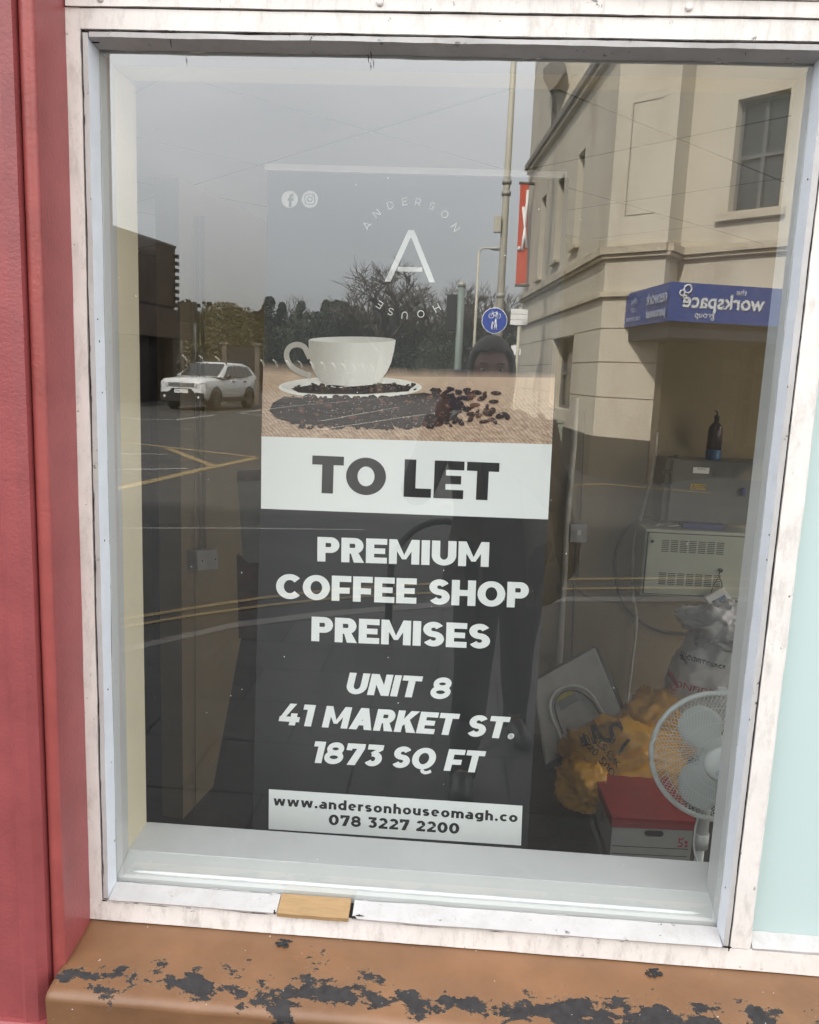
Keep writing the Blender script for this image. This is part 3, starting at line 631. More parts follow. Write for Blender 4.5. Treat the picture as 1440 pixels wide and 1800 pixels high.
obj('vent_slots', bm, M['cabd'], cb)
bm = BM(); lathe(bm, [(.008, 0), (.008, .01), (.004, .012)], basis(V((x0+.035, 2.765, zt-.06)), (1,0,0), (0,0,1)), 12); obj('lock', bm, M['plastic_b'], cb); bm = BM(); lathe(bm, [(.011, 0), (.011, .014), (.004, .016)], basis(V(at(1266, 1002, 2.765)), (1,0,0), (0,0,1)), 12); obj('lock', bm, M['plastic_b'], cb)
# steel consumer unit
M['steel'] = mat('dark grey enamel', (0.115, 0.12, 0.115), 0.42, 0.06, 3); M['yel'] = mat('yellow sticker', (0.50, 0.33, 0.03), 0.5, 0.05)
cu_ = thing('electrical_cabinet', 'dark grey steel electrical cabinet with a yellow danger sticker on its door', 'cabinet', at(1250, 900, 2.8))
x0, x1, zt, zb = at(1166, 860, 2.80).x, at(1345, 860, 2.80).x, at(1166, 806, 2.80).z, at(1166, 915, 2.80).z
bm = BM(); box(bm, x0, x1, 2.80, BACK-.003, zb, zt); obj('casing', bm, M['steel'], cu_, bevel=.004)
bm = BM(); box(bm, x0+.03, x1, 2.785, 2.799, zb+.003, zt-.004); obj('door', bm, M['steel'], cu_, bevel=.004)
for zz in (zt-.065, zt-.135): bm = BM(); box(bm, x0-.022, x0+.028, 2.775, 2.7985, zz-.010, zz+.010); obj('hinge', bm, M['plastic_b'], cu_, bevel=.003)
bm = BM(); box(bm, x0+.135, x0+.215, 2.7825, 2.784, zt-.065, zt-.035, 0); Mt = basis((x0+.175, 2.7822, zt-.043), (1,0,0), (0,0,1)); plain_text(bm, 'NOTICE', .011, Mt, 1); obj('notice', bm, [M['text_w'], M['text_b']], cu_)
bm = BM(); box(bm, x0+.13, x0+.205, 2.7825, 2.784, zt-.148, zt-.118, 0)
bm.faces.new([bm.verts.new(p) for p in [(x0+.134, 2.782, zt-.144), (x0+.156, 2.782, zt-.144), (x0+.145, 2.782, zt-.122)]]).material_index = 1
bm.faces.new([bm.verts.new(p) for p in [(x0+.1385, 2.7817, zt-.142), (x0+.1515, 2.7817, zt-.142), (x0+.145, 2.7817, zt-.1285)]]).material_index = 0
plain_text(bm, 'DANGER\n415 VOLTS', .0105, basis((x0+.181, 2.7818, zt-.133), (1,0,0), (0,0,1)), 1); obj('danger_sticker', bm, [M['yel'], M['text_b']], cu_)
M['blueknob'] = mat('blue plastic', (0.03, 0.05, 0.22), 0.4, 0.05)
bm = BM(); c = at(1306, 862, 2.784); lathe(bm, [(.014, 0), (.014, .012), (.008, .02)], basis(c, (1,0,0), (0,0,1)), 16); box(bm, c.x-.006, c.x+.006, 2.765, 2.784, c.z-.030, c.z-.008); obj('door_lock', bm, M['blueknob'], cu_)
# drinks bottle on top
bt = thing('spray_bottle', 'dark bottle with a blue base standing on the dark grey electrical cabinet', 'bottle', (at(1253, 806, 2.87).x, 2.87, zt))
M['bot'] = mat('dark translucent plastic', (0.05, 0.03, 0.035), 0.25, 0.1); M['botb'] = mat('blue label', (0.01, 0.09, 0.22), 0.35, 0.1)
c = V((at(1253, 806, 2.87).x, 2.87, zt)); T_ = Matrix.Translation(c)
bm = BM(); lathe(bm, [(.036, .052), (.036, .145), (.033, .165), (.020, .183), (.012, .190), (.012, .205)], T_, 20); obj('body', bm, M['bot'], bt)
bm = BM(); lathe(bm, [(.037, .0005), (.038, .006), (.038, .050), (.0365, .0515)], T_, 20); obj('base', bm, M['botb'], bt)
bm = BM(); lathe(bm, [(.014, .2055), (.014, .222), (.010, .226)], T_, 14); tube(bm, [c+V((0, 0, .226)), c+V((0, 0, .245)), c+V((-.014, 0, .249))], .004, 6); obj('nozzle', bm, M['plastic_b'], bt)
bm = BM(); c = at(1189, 802, 2.84); bmesh.ops.create_icosphere(bm, subdivisions=2, radius=.02, matrix=Matrix.Translation(c+V((0,0,.0))) @ Matrix.Diagonal((1.2, .8, .45, 1))); bmesh.ops.create_icosphere(bm, subdivisions=2, radius=.012, matrix=Matrix.Translation(c+V((-.022,0,-.002))) @ Matrix.Diagonal((1.2, .8, .5, 1)))
tag(obj('bottle_top', bm, M['plastic_b'], smooth=True), 'small black plastic cap lying on the left end of the dark grey cabinet', 'cap')
# tools lying on the vented cabinet
bm = BM(); zt2 = at(1130, 929, 2.78).z; xx = at(1205, 925, 2.8).x; box(bm, xx, xx+.21, 2.84, 2.93, zt2, zt2+.028); box(bm, xx+.03, xx+.17, 2.85, 2.92, zt2+.0285, zt2+.034)
tag(obj('blue_tool_case', bm, M['blueknob'], bevel=.004), 'flat dark blue case lying between the two wall cabinets', 'case')
bm = BM()
for k in range(5):
    p0 = V((at(1150, 925, 2.85).x+k*.014, 2.83+.01*k, zt2+.006))
    tube(bm, smoothpath([p0, p0+V((.03, .02, .012)), p0+V((.07, -.01, .006)), p0+V((.10, .02, .004))]), .0035, 5)
tag(obj('loose_wires', bm, M['trunk_w']), 'tangle of pale wires lying on top of the vented cabinet', 'wires')
# small meter hanging on its lead
mt = thing('hanging_meter', 'white handheld meter with a dark display dangling before the vented cabinet', 'meter', at(1262, 1045, 2.72))
f = [at(1240, 1050, 2.72), at(1272, 1032, 2.72), at(1288, 1055, 2.72), at(1252, 1072, 2.72)]; bm = BM(); hexa(bm, f, [v+V((0, .03, 0)) for v in f]); obj('case', bm, M['plastic_w'], mt, bevel=.004)
f = [at(1252, 1057, 2.717), at(1274, 1046, 2.717), at(1278, 1053, 2.717), at(1256, 1064, 2.717)]; bm = BM(); hexa(bm, f, [v+V((0, .006, 0)) for v in f]); obj('display', bm, M['botb'], mt)
bm = BM(); tube(bm, smoothpath([at(x, y, 2.715) for x, y in [(1266, 1003), (1264, 1013), (1268, 1022), (1270, 1032)]]), .003, 5); tube(bm, smoothpath([at(x, y, 2.73) for x, y in [(1262, 1016), (1254, 1030), (1248, 1048)]]), .0018, 4); obj('lead', bm, M['plastic_b'], mt)

# ------------------------------------------------------------------ crumpled bags
from mathutils.bvhtree import BVHTree
def crumple(name, c, r, m, seed, amp, parent=None, pinch=None, sub=5, fr=1):
    bm = BM(); bmesh.ops.create_icosphere(bm, subdivisions=sub, radius=1)
    for v in bm.verts:
        p = v.co.copy(); q = V((p.x*r[0], p.y*r[1], p.z*r[2]))
        s = p*1.1*fr+V((seed, seed*1.7, 0)); low = noise.noise(s)
        w_ = V((p.x*1.4+p.z*1.1, p.y*1.4, p.z*3.4-p.x*1.6))*fr+V((seed*2.3, 0, seed))
        w_ += V((noise.noise(p*2+V((seed, 0, 0))), noise.noise(p*2+V((0, seed, 0))), 0))*.7
        r1 = (1-abs(noise.noise(w_)))**5; r2 = (1-abs(noise.noise(V((w_.x*2.3, w_.y*2.3, w_.z*1.4))+V((4, 2, 7)))))**5; r3 = (1-abs(noise.noise(w_*4.1)))**9
        q *= 1+amp*(low*.65+r1*.30+r2*.10+r3*.03-.22)
        if q.z < -r[2]*.55: q.z = -r[2]*.55+(q.z+r[2]*.55)*.2
        if pinch and q.z > 0: f_ = 1-pinch*(q.z/r[2])**2; q.x *= f_; q.y *= f_
        v.co = c+q
    t = BVHTree.FromBMesh(bm)
    return obj(name, bm, m, parent, smooth=True), t
def bagmat(name, col, rough=.3):
    m, n, l, p = _new(name); c = n.new('ShaderNodeTexCoord').outputs['Object']
    f = ntex(n, l, c, 9, 5); r = ramp(n, .3, .7, tuple(x*.7 for x in col)+(1,), (*col, 1)); l.new(f, r.inputs[0]); l.new(r.outputs[0], p.inputs['Base Color']); p.inputs['Roughness'].default_value = rough
    b = n.new('ShaderNodeBump'); b.inputs['Strength'].default_value = .25; b.inputs['Distance'].default_value = .006
    nt_ = n.new('ShaderNodeTexNoise'); nt_.noise_type = 'RIDGED_MULTIFRACTAL'; nt_.inputs['Scale'].default_value = 7; nt_.inputs['Detail'].default_value = 4; l.new(c, nt_.inputs[0]); l.new(nt_.outputs[0], b.inputs['Height']); l.new(b.outputs[0], p.inputs['Normal'])
    return m
M['bag_o'] = bagmat('orange polythene', (0.72, 0.38, 0.04)); M['bag_w'] = bagmat('white polythene', (0.62, 0.63, 0.64), .35); M['bag_w2'] = bagmat('clear grey polythene', (0.62, 0.63, 0.64), .2)
def on_tree(t, p):
    h = t.ray_cast(p+V((0, -1, 0)), V((0, 1, 0)))
    return (h[0]+V((0, -.004, 0))) if h[0] else p
ob = thing('orange_carrier_bag', 'crumpled orange carrier bag with black S lettering heaped behind the red topped box', 'bag', at(1120, 1330, 2.2))
c1 = at(1095, 1335, 2.25); o, t1 = crumple('bag_body', c1, (.27, .22, .22), M['bag_o'], 3, .50, ob)
c2 = at(1150, 1285, 2.45); o, t2 = crumple('bag_fold', c2, (.21, .18, .23), M['bag_o'], 9, .5, ob)
c2 = at(1030, 1375, 2.1); crumple('bag_corner', c2, (.13, .16, .13), M['bag_o'], 19, .5, ob)
def wrap_text(s, px, size, ang, tree, m, parent, name, Yp):
    bm = BM(); Mx = basis(at(*px, Yp), (math.cos(ang), 0, math.sin(ang)), (-math.sin(ang), 0, math.cos(ang))); plain_text(bm, s, size, Mx)
    bmesh.ops.subdivide_edges(bm, edges=bm.edges, cuts=1)
    for v in bm.verts: v.co = on_tree(tree, v.co)
    return obj(name, bm, m, parent)
wrap_text('S', (1074, 1293), .17, -.55, t1, M['text_b'], ob, 'lettering', 2.1); wrap_text('I', (1094, 1311), .12, -.55, t1, M['text_b'], ob, 'lettering', 2.1)
wrap_text('ALS.UK', (1066, 1322), .045, -.7, t1, M['text_b'], ob, 'lettering', 2.1); wrap_text('8220 500', (1050, 1330), .045, -.7, t1, M['text_b'], ob, 'lettering', 2.1)
wb = thing('white_waste_sack', 'white waste sack printed CONFIDENTIAL in red, standing against the back wall', 'sack', at(1245, 1220, 2.45))
c1 = at(1258, 1200, 2.45); o, t1 = crumple('sack_body', c1, (.22, .18, .31), M['bag_w'], 31, .35, wb)
c2 = at(1268, 1105, 2.45); o, t2 = crumple('sack_neck', c2, (.185, .15, .125), M['bag_w2'], 41, .8, wb, fr=1.25)
M['text_r'] = mat('red lettering', (0.45, 0.02, 0.03), .5, .05)
wrap_text('CONFIDENTIAL', (1240, 1216), .046, -.06, t1, M['text_r'], wb, 'lettering', 2.3)
wrap_text('SECURITY SACK', (1241, 1169), .026, -.06, t1, M['text_b'], wb, 'lettering', 2.3)
bm = BM()
for k in range(11):
    p0 = on_tree(t1, at(1196+k*7.5, 1158+k*1.3, 2.3)); p1 = on_tree(t1, at(1196+k*7.5+3.6, 1158.5+k*1.3, 2.3)); e = V((0, 0, .0022)); bm.faces.new([bm.verts.new(v) for v in (p0-e, p1-e, p1+e, p0+e)])
obj('dashed_line', bm, M['text_b'], wb)

# ------------------------------------------------------------------ plastic wrapped tray leaning on the wall
M['tray'] = mat('dusty white wrapped plastic', (0.50, 0.50, 0.47), .4, .12, 7, .3, 30, dirt=(.25, .25, .25), damt=.5, dscale=4); M['traye'] = mat('dark grey edge', (.13, .13, .13), .5, .15, 6)
tr_ = thing('wrapped_tray', 'dusty white plastic wrapped tray with arched rim tilted against the back wall', 'tray', at(1010, 1300, 2.5))
P4 = [at(936, 1198, 2.72), at(1046, 1136, 2.78), at(1098, 1262, 2.55), at(958, 1345, 2.42)]
nrm = (P4[1]-P4[0]).cross(P4[3]-P4[0]).normalized(); nrm = nrm if nrm.y < 0 else -nrm
bm = BM(); hexa(bm, P4, [v-nrm*.05 for v in P4]); obj('panel', bm, M['tray'], tr_, bevel=.012)
bm = BM(); g = lambda i, j, k, t: tube(bm, [P4[i]-nrm*.03, P4[j]-nrm*.03], (.022), 8)
g(0, 1, 0, 0); g(1, 2, 0, 0); g(3, 2, 0, 0); obj('edging', bm, M['traye'], tr_)
def onP(px, py):
    d = CF + CR*((px-720)/1442) - CU*((py-900)/1442); return CP+d*((P4[0]-CP).dot(nrm)/d.dot(nrm))
arch = [(1078, 1268), (1066, 1262), (1054, 1243), (1042, 1224), (1028, 1212), (1008, 1206), (988, 1210), (973, 1222), (967, 1240), (971, 1262), (980, 1284), (988, 1306), (990, 1318)]
bm = BM(); tube(bm, smoothpath([onP(*q)+nrm*.006 for q in arch], 5), .008, 8); obj('arched_rim', bm, M['plastic_w'], tr_)
arch2 = [(1068, 1272), (1052, 1250), (1036, 1228), (1010, 1214), (986, 1220), (976, 1238), (980, 1262), (990, 1290)]
bm = BM(); tube(bm, smoothpath([onP(*q)+nrm*.003 for q in arch2], 5), .0045, 6); obj('inner_groove', bm, M['traye'], tr_)
M['lab_y'] = mat('yellow label', (.52, .45, .08), .5, .05); M['lab_g'] = mat('grey label', (.22, .25, .25), .5, .05)
f = [onP(975, 1228)+nrm*.004, onP(1005, 1211)+nrm*.004, onP(1010, 1218)+nrm*.004, onP(979, 1235)+nrm*.004]; bm = BM(); hexa(bm, f, [v-nrm*.002 for v in f]); obj('label', bm, M['lab_y'], tr_)
f = [onP(979.5, 1235.5)+nrm*.004, onP(1010, 1218.5)+nrm*.004, onP(1018, 1231)+nrm*.004, onP(987, 1249)+nrm*.004]; bm = BM(); hexa(bm, f, [v-nrm*.002 for v in f]); obj('label', bm, M['lab_g'], tr_)

# ------------------------------------------------------------------ archive box with a red lid
ab = thing('archive_box', 'white cardboard archive box with a red lid beside the fan', 'box', at(1140, 1500, 1.7))
zl = -0.69
q0, q1, q3 = atz(1076, 1436, zl), atz(1224, 1443, zl), atz(1046, 1354, zl)
ex = (q1-q0).normalized(); ey = V((-ex.y, ex.x, 0)); wd = (q1-q0).length; dp = (q3-q0).dot(ey)
q0 = q0-ex*0+V((0, 0, 0)); dp = max(.36, min(.46, dp))
Mb = Matrix((ex, ey, V((0, 0, 1)))).transposed().to_4x4(); Mb = Matrix.Translation(q0) @ Mb
M['card'] = mat('white card', (0.42, 0.44, 0.43), .7, .05, 6); M['redlid'] = mat('red card lid', (0.32, 0.022, 0.022), .5, .1, 5, dirt=(.12, .01, .01), damt=.4, dscale=7)
bm = BM(); box(bm, .006, wd-.006, .006, dp-.006, FLZ-zl+.001, -.012, 0, Mb); obj('carton', bm, M['card'], ab, bevel=.002)
bm = BM(); box(bm, 0, wd, 0, dp, -.044, 0, 0, Mb); box(bm, wd*.18, wd*.38, -.0015, .002, -.026, -.024, 0, Mb); obj('lid', bm, M['redlid'], ab, bevel=.003)
bm = BM(); cc = wd*.52
lathe(bm, [(.012, 0), (.012, .002)], Mb @ Matrix.Translation((cc-.026, .0055, -.066)) @ Matrix.Rotation(PI/2, 4, 'X'), 16); lathe(bm, [(.012, 0), (.012, .002)], Mb @ Matrix.Translation((cc+.026, .0055, -.066)) @ Matrix.Rotation(PI/2, 4, 'X'), 16); box(bm, cc-.026, cc+.026, .0032, .0052, -.0785, -.0535, 0, Mb)
obj('hand_hole', bm, M['gap'], ab)
bm = BM(); box(bm, .012, wd-.02, .0040, .0058, -.1295, -.1275, 0, Mb); box(bm, .012, wd-.02, .0040, .0058, -.1625, -.1605, 0, Mb); obj('printed_rule', bm, M['text_b'], ab)
bm = BM(); Mx = Mb @ Matrix.Translation((wd-.052, .0045, -.105)) @ Matrix.Rotation(PI/2, 4, 'X')
def pl5(u, v, k): return Mx @ V(((u-.5)*.030, (v-.5)*.032, k))
text_bm(bm, '5', .16, .12, 0, pl5) if False else plain_text(bm, '5', .052, Mx)
def star(cx, cz, r):
    vs = [bm.verts.new(Mb @ V((cx+r*(1 if i % 2 == 0 else .42)*math.sin(i*PI/5), .0042, cz+r*(1 if i % 2 == 0 else .42)*math.cos(i*PI/5)))) for i in range(10)]
    bm.faces.new(vs)
star(wd-.030, -.098, .010); star(wd-.028, -.114, .009); star(wd-.058, -.083, .006); star(wd-.044, -.081, .006)
obj('red_logo', bm, M['text_r'], ab)
bm = BM(); Mx = Mb @ Matrix.Translation((.0045, dp*.45, -.105)) @ Matrix.Rotation(-PI/2, 4, 'Z') @ Matrix.Rotation(PI/2, 4, 'X'); plain_text(bm, '5', .06, Mx); obj('red_logo', bm, M['text_r'], ab)

# ------------------------------------------------------------------ pedestal fan
M['fanw'] = mat('white fan plastic', (0.78, 0.80, 0.78), .35, .03, 6); M['fanb'] = mat('pale grey blade', (0.66, 0.69, 0.68), .3, .03, 6)
fc = at(1262, 1330, .98); fn = thing('pedestal_fan', 'white pedestal fan with mesh grille standing in the bottom right corner', 'fan', (fc.x, fc.y+.1, FLZ))
ax = V((-.10, -1, .10)).normalized(); ux = V((1, 0, 0)); ux = (ux-ax*ux.dot(ax)).normalized(); uz = ax.cross(ux); uz = uz if uz.z > 0 else -uz
RR = 0.196
def fp(r, a, d): return fc+ux*(r*math.cos(a))+uz*(r*math.sin(a))+ax*d
def dome(r): return .060*(1-(r/RR)**2.2)+.012
bm = BM()
for s in (1, -1):
    for k in range(92):
        tube(bm, [fp(.055+(RR-.055)*t, 2*PI*k/92+s*.62*t, dome(.055+(RR-.055)*t)) for t in [i/7 for i in range(8)]], .0008, 3, cap=False)
for r in (.08, .12, .16): tube(bm, [fp(r, 2*PI*k/48, dome(r)) for k in range(49)], .0010, 4, cap=False)
obj('front_grille', bm, M['fanw'], fn)
bm = BM()
for k in range(48): tube(bm, [fp(.05+(RR-.05)*t, 2*PI*k/48, -dome(.05+(RR-.05)*t)*1.1) for t in [i/6 for i in range(7)]], .0011, 3, cap=False)
obj('rear_grille', bm, M['fanw'], fn)
bm = BM(); tube(bm, [fp(RR, 2*PI*k/64, 0) for k in range(65)], .0085, 8, cap=False); box(bm, -.012, .012, -.01, .012, -.006, .010, 0, Matrix.Translation(fp(RR+.006, PI/2, 0))); obj('rim', bm, M['fanw'], fn)
bm = BM()
for a0 in (118, 238, 358):
    g = []
    for i in range(13):
        t = i/12; r = .045+.128*t; wdt = (.24+.62*math.sin(PI*min(1, t*.62+.28)))*(1-.28*t**5); row = []
        for j in range(7):
            u = j/6-.5; row.append(bm.verts.new(fp(r*(1-.08*abs(u)*t), math.radians(a0)+u*wdt*1.5+t*.15, -.006+u*.045*(1-.4*t)+.012)))
        g.append(row)
    for i in range(12):
        for j in range(6): bm.faces.new([g[i][j], g[i][j+1], g[i+1][j+1], g[i+1][j]])
o = obj('blades', bm, M['fanb'], fn, smooth=True); s_ = o.modifiers.new('s', 'SOLIDIFY'); s_.thickness = .003
bm = BM(); Mh = Matrix.Translation(fc+ax*.058) @ Matrix((ux, uz, ax)).transposed().to_4x4()
lathe(bm, [(.052, -.004), (.054, .004), (.050, .012), (.036, .020), (.015, .0245), (.002, .025)], Mh, 32); obj('hub_cap', bm, M['fanw'], fn)
M['text_bl'] = mat('blue lettering', (.02, .16, .42), .5, .05)
for s, cx, mm in (('PRO', .014, 'text_b'), ('COOL', -.014, 'text_bl')):
    bm = BM(); plain_text(bm, s, .013, Mh @ Matrix.Translation((0, 0, .0268)) @ Matrix.Rotation(math.radians(42), 4, 'Z') @ Matrix.Translation((cx, -.006, 0))); obj('hub_lettering', bm, M[mm], fn)
bm = BM(); lathe(bm, [(.03, -.16), (.05, -.13), (.055, -.07), (.05, -.045)], Mh, 24); obj('motor_housing', bm, M['fanw'], fn)
px_ = fc-ax*.10; bm = BM(); tube(bm, [V((px_.x, px_.y, FLZ+.03)), V((px_.x, px_.y, fc.z-.32))], .014, 14); obj('lower_pole', bm, M['fanw'], fn)
bm = BM(); tube(bm, [V((px_.x, px_.y, fc.z-.34)), V((px_.x, px_.y, fc.z-.22)), V((px_.x, px_.y, fc.z-.03))], [.020, .020, .018], 14); tube(bm, [V((px_.x, px_.y, fc.z-.36)), V((px_.x, px_.y, fc.z-.31))], .024, 14); obj('upper_pole', bm, M['plastic_w'], fn)
bm = BM(); lathe(bm, [(.19, 0), (.19, .012), (.06, .03), (.02, .05)], Matrix.Translation((px_.x, px_.y, FLZ)), 32); obj('base', bm, M['fanw'], fn)
bm = BM(); tube(bm, smoothpath([V((px_.x-.01, px_.y-.02, fc.z-.20)), V((px_.x-.035, px_.y-.04, fc.z-.27)), V((px_.x-.03, px_.y-.05, fc.z-.36)), V((px_.x+.03, px_.y-.06, fc.z-.50)), V((px_.x+.09, px_.y-.06, FLZ+.01))]), .003, 6); obj('cord', bm, M['fanw'], fn)
# ------------------------------------------------------------------ roller banner
bn = thing('roller_banner', 'tall roller banner reading TO LET with a coffee cup picture, standing behind the glass', 'banner', (0.55, 0.44, FLZ))
BT, BBm = V((0, .50, 1.46)), V((0, .41, -.15)); bup = (BT-BBm).normalized(); bnn = V((0, -bup.z, bup.y))      # facing the street
if bnn.y > 0: bnn = -bnn
def onB(px, py, k=0.0):
    d = CF + CR*((px-720)/1442) - CU*((py-900)/1442); return CP+d*((BT-CP).dot(bnn)/d.dot(bnn))+bnn*k
def loc(p): q = p-BT; return q.x, q.dot(bup)
def glo(s, t, k=0.0): return BT+V((s, 0, 0))+bup*t+bnn*k
sx0 = loc(onB(460, 770))[0]; sx1 = loc(onB(967, 846))[0]; tt = loc(onB(720, 304))[1]; tb = -1.75
bm = BM(); n_ = 40; vf = []
def curl(s, t):                                         # a soft sideways bow and slightly curled long edges
    u = (s-sx0)/(sx1-sx0); return -.006*abs(2*u-1)**6+.0015*math.sin(t*3+u*2)
for i in range(n_+1):
    vf.append([bm.verts.new(glo(sx0+(sx1-sx0)*j/24, tb+(tt-tb)*i/n_, 0)) for j in range(25)])
for i in range(n_):
    for j in range(24): bm.faces.new([vf[i][j], vf[i][j+1], vf[i+1][j+1], vf[i+1][j]])
o = obj('sheet', bm, M['black'], bn); s_ = o.modifiers.new('s', 'SOLIDIFY'); s_.thickness = .0015; s_.offset = 0
o.modifiers['s'].thickness = .0006
b0 = loc(onB(466, 301)); b1 = loc(onB(997, 301)); bm = BM()
hexa(bm, [glo(b0[0], tt-.004, .008), glo(b1[0], tt-.004, .008), glo(b1[0], tt+.011, .008), glo(b0[0], tt+.011, .008)], [glo(b0[0], tt-.004, -.008), glo(b1[0], tt-.004, -.008), glo(b1[0], tt+.011, -.008), glo(b0[0], tt+.011, -.008)])
obj('top_rail', bm, M['alu'], bn, bevel=.002)
bm = BM(); tube(bm, [glo((sx0+sx1)/2, tb, -.03), glo((sx0+sx1)/2, tt, -.014)], .008, 8); obj('support_pole', bm, M['alu'], bn)
bm = BM(); box(bm, sx0-.03, sx1+.03, .32, .50, FLZ, FLZ+.09); obj('cassette', bm, M['alu'], bn, bevel=.01)

def bpoly(bm, pts, k, mi=0): bm.faces.new([bm.verts.new(onB(x, y, k)) for x, y in pts]).material_index = mi
# the white strip and the address panel
st = obj('white_strip', (lambda b: (bpoly(b, [(460, 767), (970.5, 781), (963.5, 913), (459, 894)], .0008), b)[1])(BM()), M['white'], bn)
ap = obj('address_panel', (lambda b: (bpoly(b, [(473, 1387), (918.5, 1416), (916, 1486), (472.5, 1457)], .0008), b)[1])(BM()), M['white'], bn)

def btext(s, L0, R0, cap, a, b, track, m, name, shear=0.0, k0=.0012):
    """L0, R0: baseline end points in the picture of the print; cap: height in the same units"""
    bm = BM(); p0, p1 = V(loc(onB(*L0))), V(loc(onB(*R0))); ph = V(loc(onB(L0[0], L0[1]-cap))); hh = (ph-p0).length; d = p1-p0; up = V((-d.y, d.x)).normalized()
    def place(u, v, k):
        q = p0+d*u+up*(v*hh)+d.normalized()*(shear*v*hh); return glo(q.x, q.y, k0+k)
    text_bm(bm, s, a, b, track, place); return obj(name, bm, m, bn)
# small caps lettering proportions follow a heavy geometric sans
btext('TO LET', (548, 866), (875, 880), 65.5, .152, .118, .07, M['black'], 'lettering')
M['text_w2'] = M['white']
btext('PREMIUM', (558, 986.5), (859, 996.5), 43, .152, .118, .075, M['white'], 'lettering')
btext('COFFEE SHOP', (485.5, 1052), (928.5, 1068.5), 44, .152, .118, .07, M['white'], 'lettering')
btext('PREMISES', (547.5, 1126.5), (861, 1140.5), 43, .152, .118, .075, M['white'], 'lettering')
btext('UNIT 8', (606.5, 1219), (789, 1229), 37.5, .152, .118, .07, M['white'], 'lettering', .2)
btext('41 MARKET ST.', (488, 1273), (903, 1299), 38, .152, .118, .07, M['white'], 'lettering', .2)
btext('1873 SQ FT', (546, 1340), (845, 1358), 38, .152, .118, .07, M['white'], 'lettering', .2)
btext('www.andersonhouseomagh.co', (481, 1415), (909.5, 1445), 16.6, .135, .105, .17, M['black'], 'lettering')
btext('078 3227 2200', (578, 1449.5), (807, 1465.5), 18.8, .145, .11, .13, M['black'], 'lettering')

# monogram: big letter and circular name
btext('A', (676.5, 495), (765, 496.5), 91, .052, .048, 0, M['white'], 'monogram')
C0 = V(loc(onB(721, 455)))
for word, pts in (('ANDERSON', [(644.7, 396), (662.5, 375.6), (686.6, 361), (711.5, 354.5), (735, 355.5), (759.5, 362.5), (782, 377), (800.5, 400)]), ('HOUSE', [(768, 541.5), (740, 552), (711.5, 554.5), (687, 548), (667.5, 536)])):
    bm = BM(); hs = .0163
    for ch, q in zip(word, pts):
        c = V(loc(onB(*q))); up = (c-C0).normalized(); rt = V((up.y, -up.x)); w_ = glyph(ch, .035, .033)[0]*hs*.92
        def place(u, v, k): z = c+rt*((u-.5)*w_)+up*((v-.5)*hs); return glo(z.x, z.y, .0012+k)
        text_bm(bm, ch, .060, .054, 0, place)
    obj('circular_name', bm, M['white'], bn)
# social icons
bm = BM()
def bcirc(bm, cx, cy, r, k, mi=0, n=36, ry=None, a0=0, a1=360):
    c = V(loc(onB(cx, cy))); rr = (V(loc(onB(cx+r, cy)))-c).length; r2 = rr if ry is None else rr*ry/r
    bm.faces.new([bm.verts.new(glo(c.x+rr*math.cos(math.radians(a0+(a1-a0)*i/n)), c.y+r2*math.sin(math.radians(a0+(a1-a0)*i/n)), k)) for i in range(n)]).material_index = mi
def bring(bm, path, wpx, k, mi=0, sc=None):
    Pq = [V(loc(onB(*q))) for q in path]; w_ = wpx*.00130/2; Lp, Rp = ribbon([tuple(p) for p in Pq], w_, w_)
    for i in range(len(Lp)-1):
        bm.faces.new([bm.verts.new(glo(q[0], q[1], k)) for q in (Lp[i], Lp[i+1], Rp[i+1], Rp[i])]).material_index = mi
bcirc(bm, 509.5, 350.5, 14.3, .0010, 0); bcirc(bm, 545, 350.5, 14.3, .0010, 0)
bring(bm, [(510.6, 364.6), (510.6, 352), (510.6, 346), (512, 343.6), (516.6, 343.4)], 4.6, .0013, 1); bring(bm, [(506.2, 351), (516.3, 351)], 4.0, .0015, 1)
rr_ = [(545+8.6*(abs(math.cos(t))**.45)*(1 if math.cos(t) > 0 else -1), 350.5+9*(abs(math.sin(t))**.45)*(1 if math.sin(t) > 0 else -1)) for t in [i*2*PI/48 for i in range(49)]]
bring(bm, rr_, 1.7, .0013, 1); bring(bm, [(545+4*math.cos(i*PI/16), 350.5+4.1*math.sin(i*PI/16)) for i in range(33)], 1.7, .0013, 1); bcirc(bm, 550.3, 345.5, 1.2, .0013, 1, 10)
obj('social_icons', bm, [M['white'], M['black']], bn)

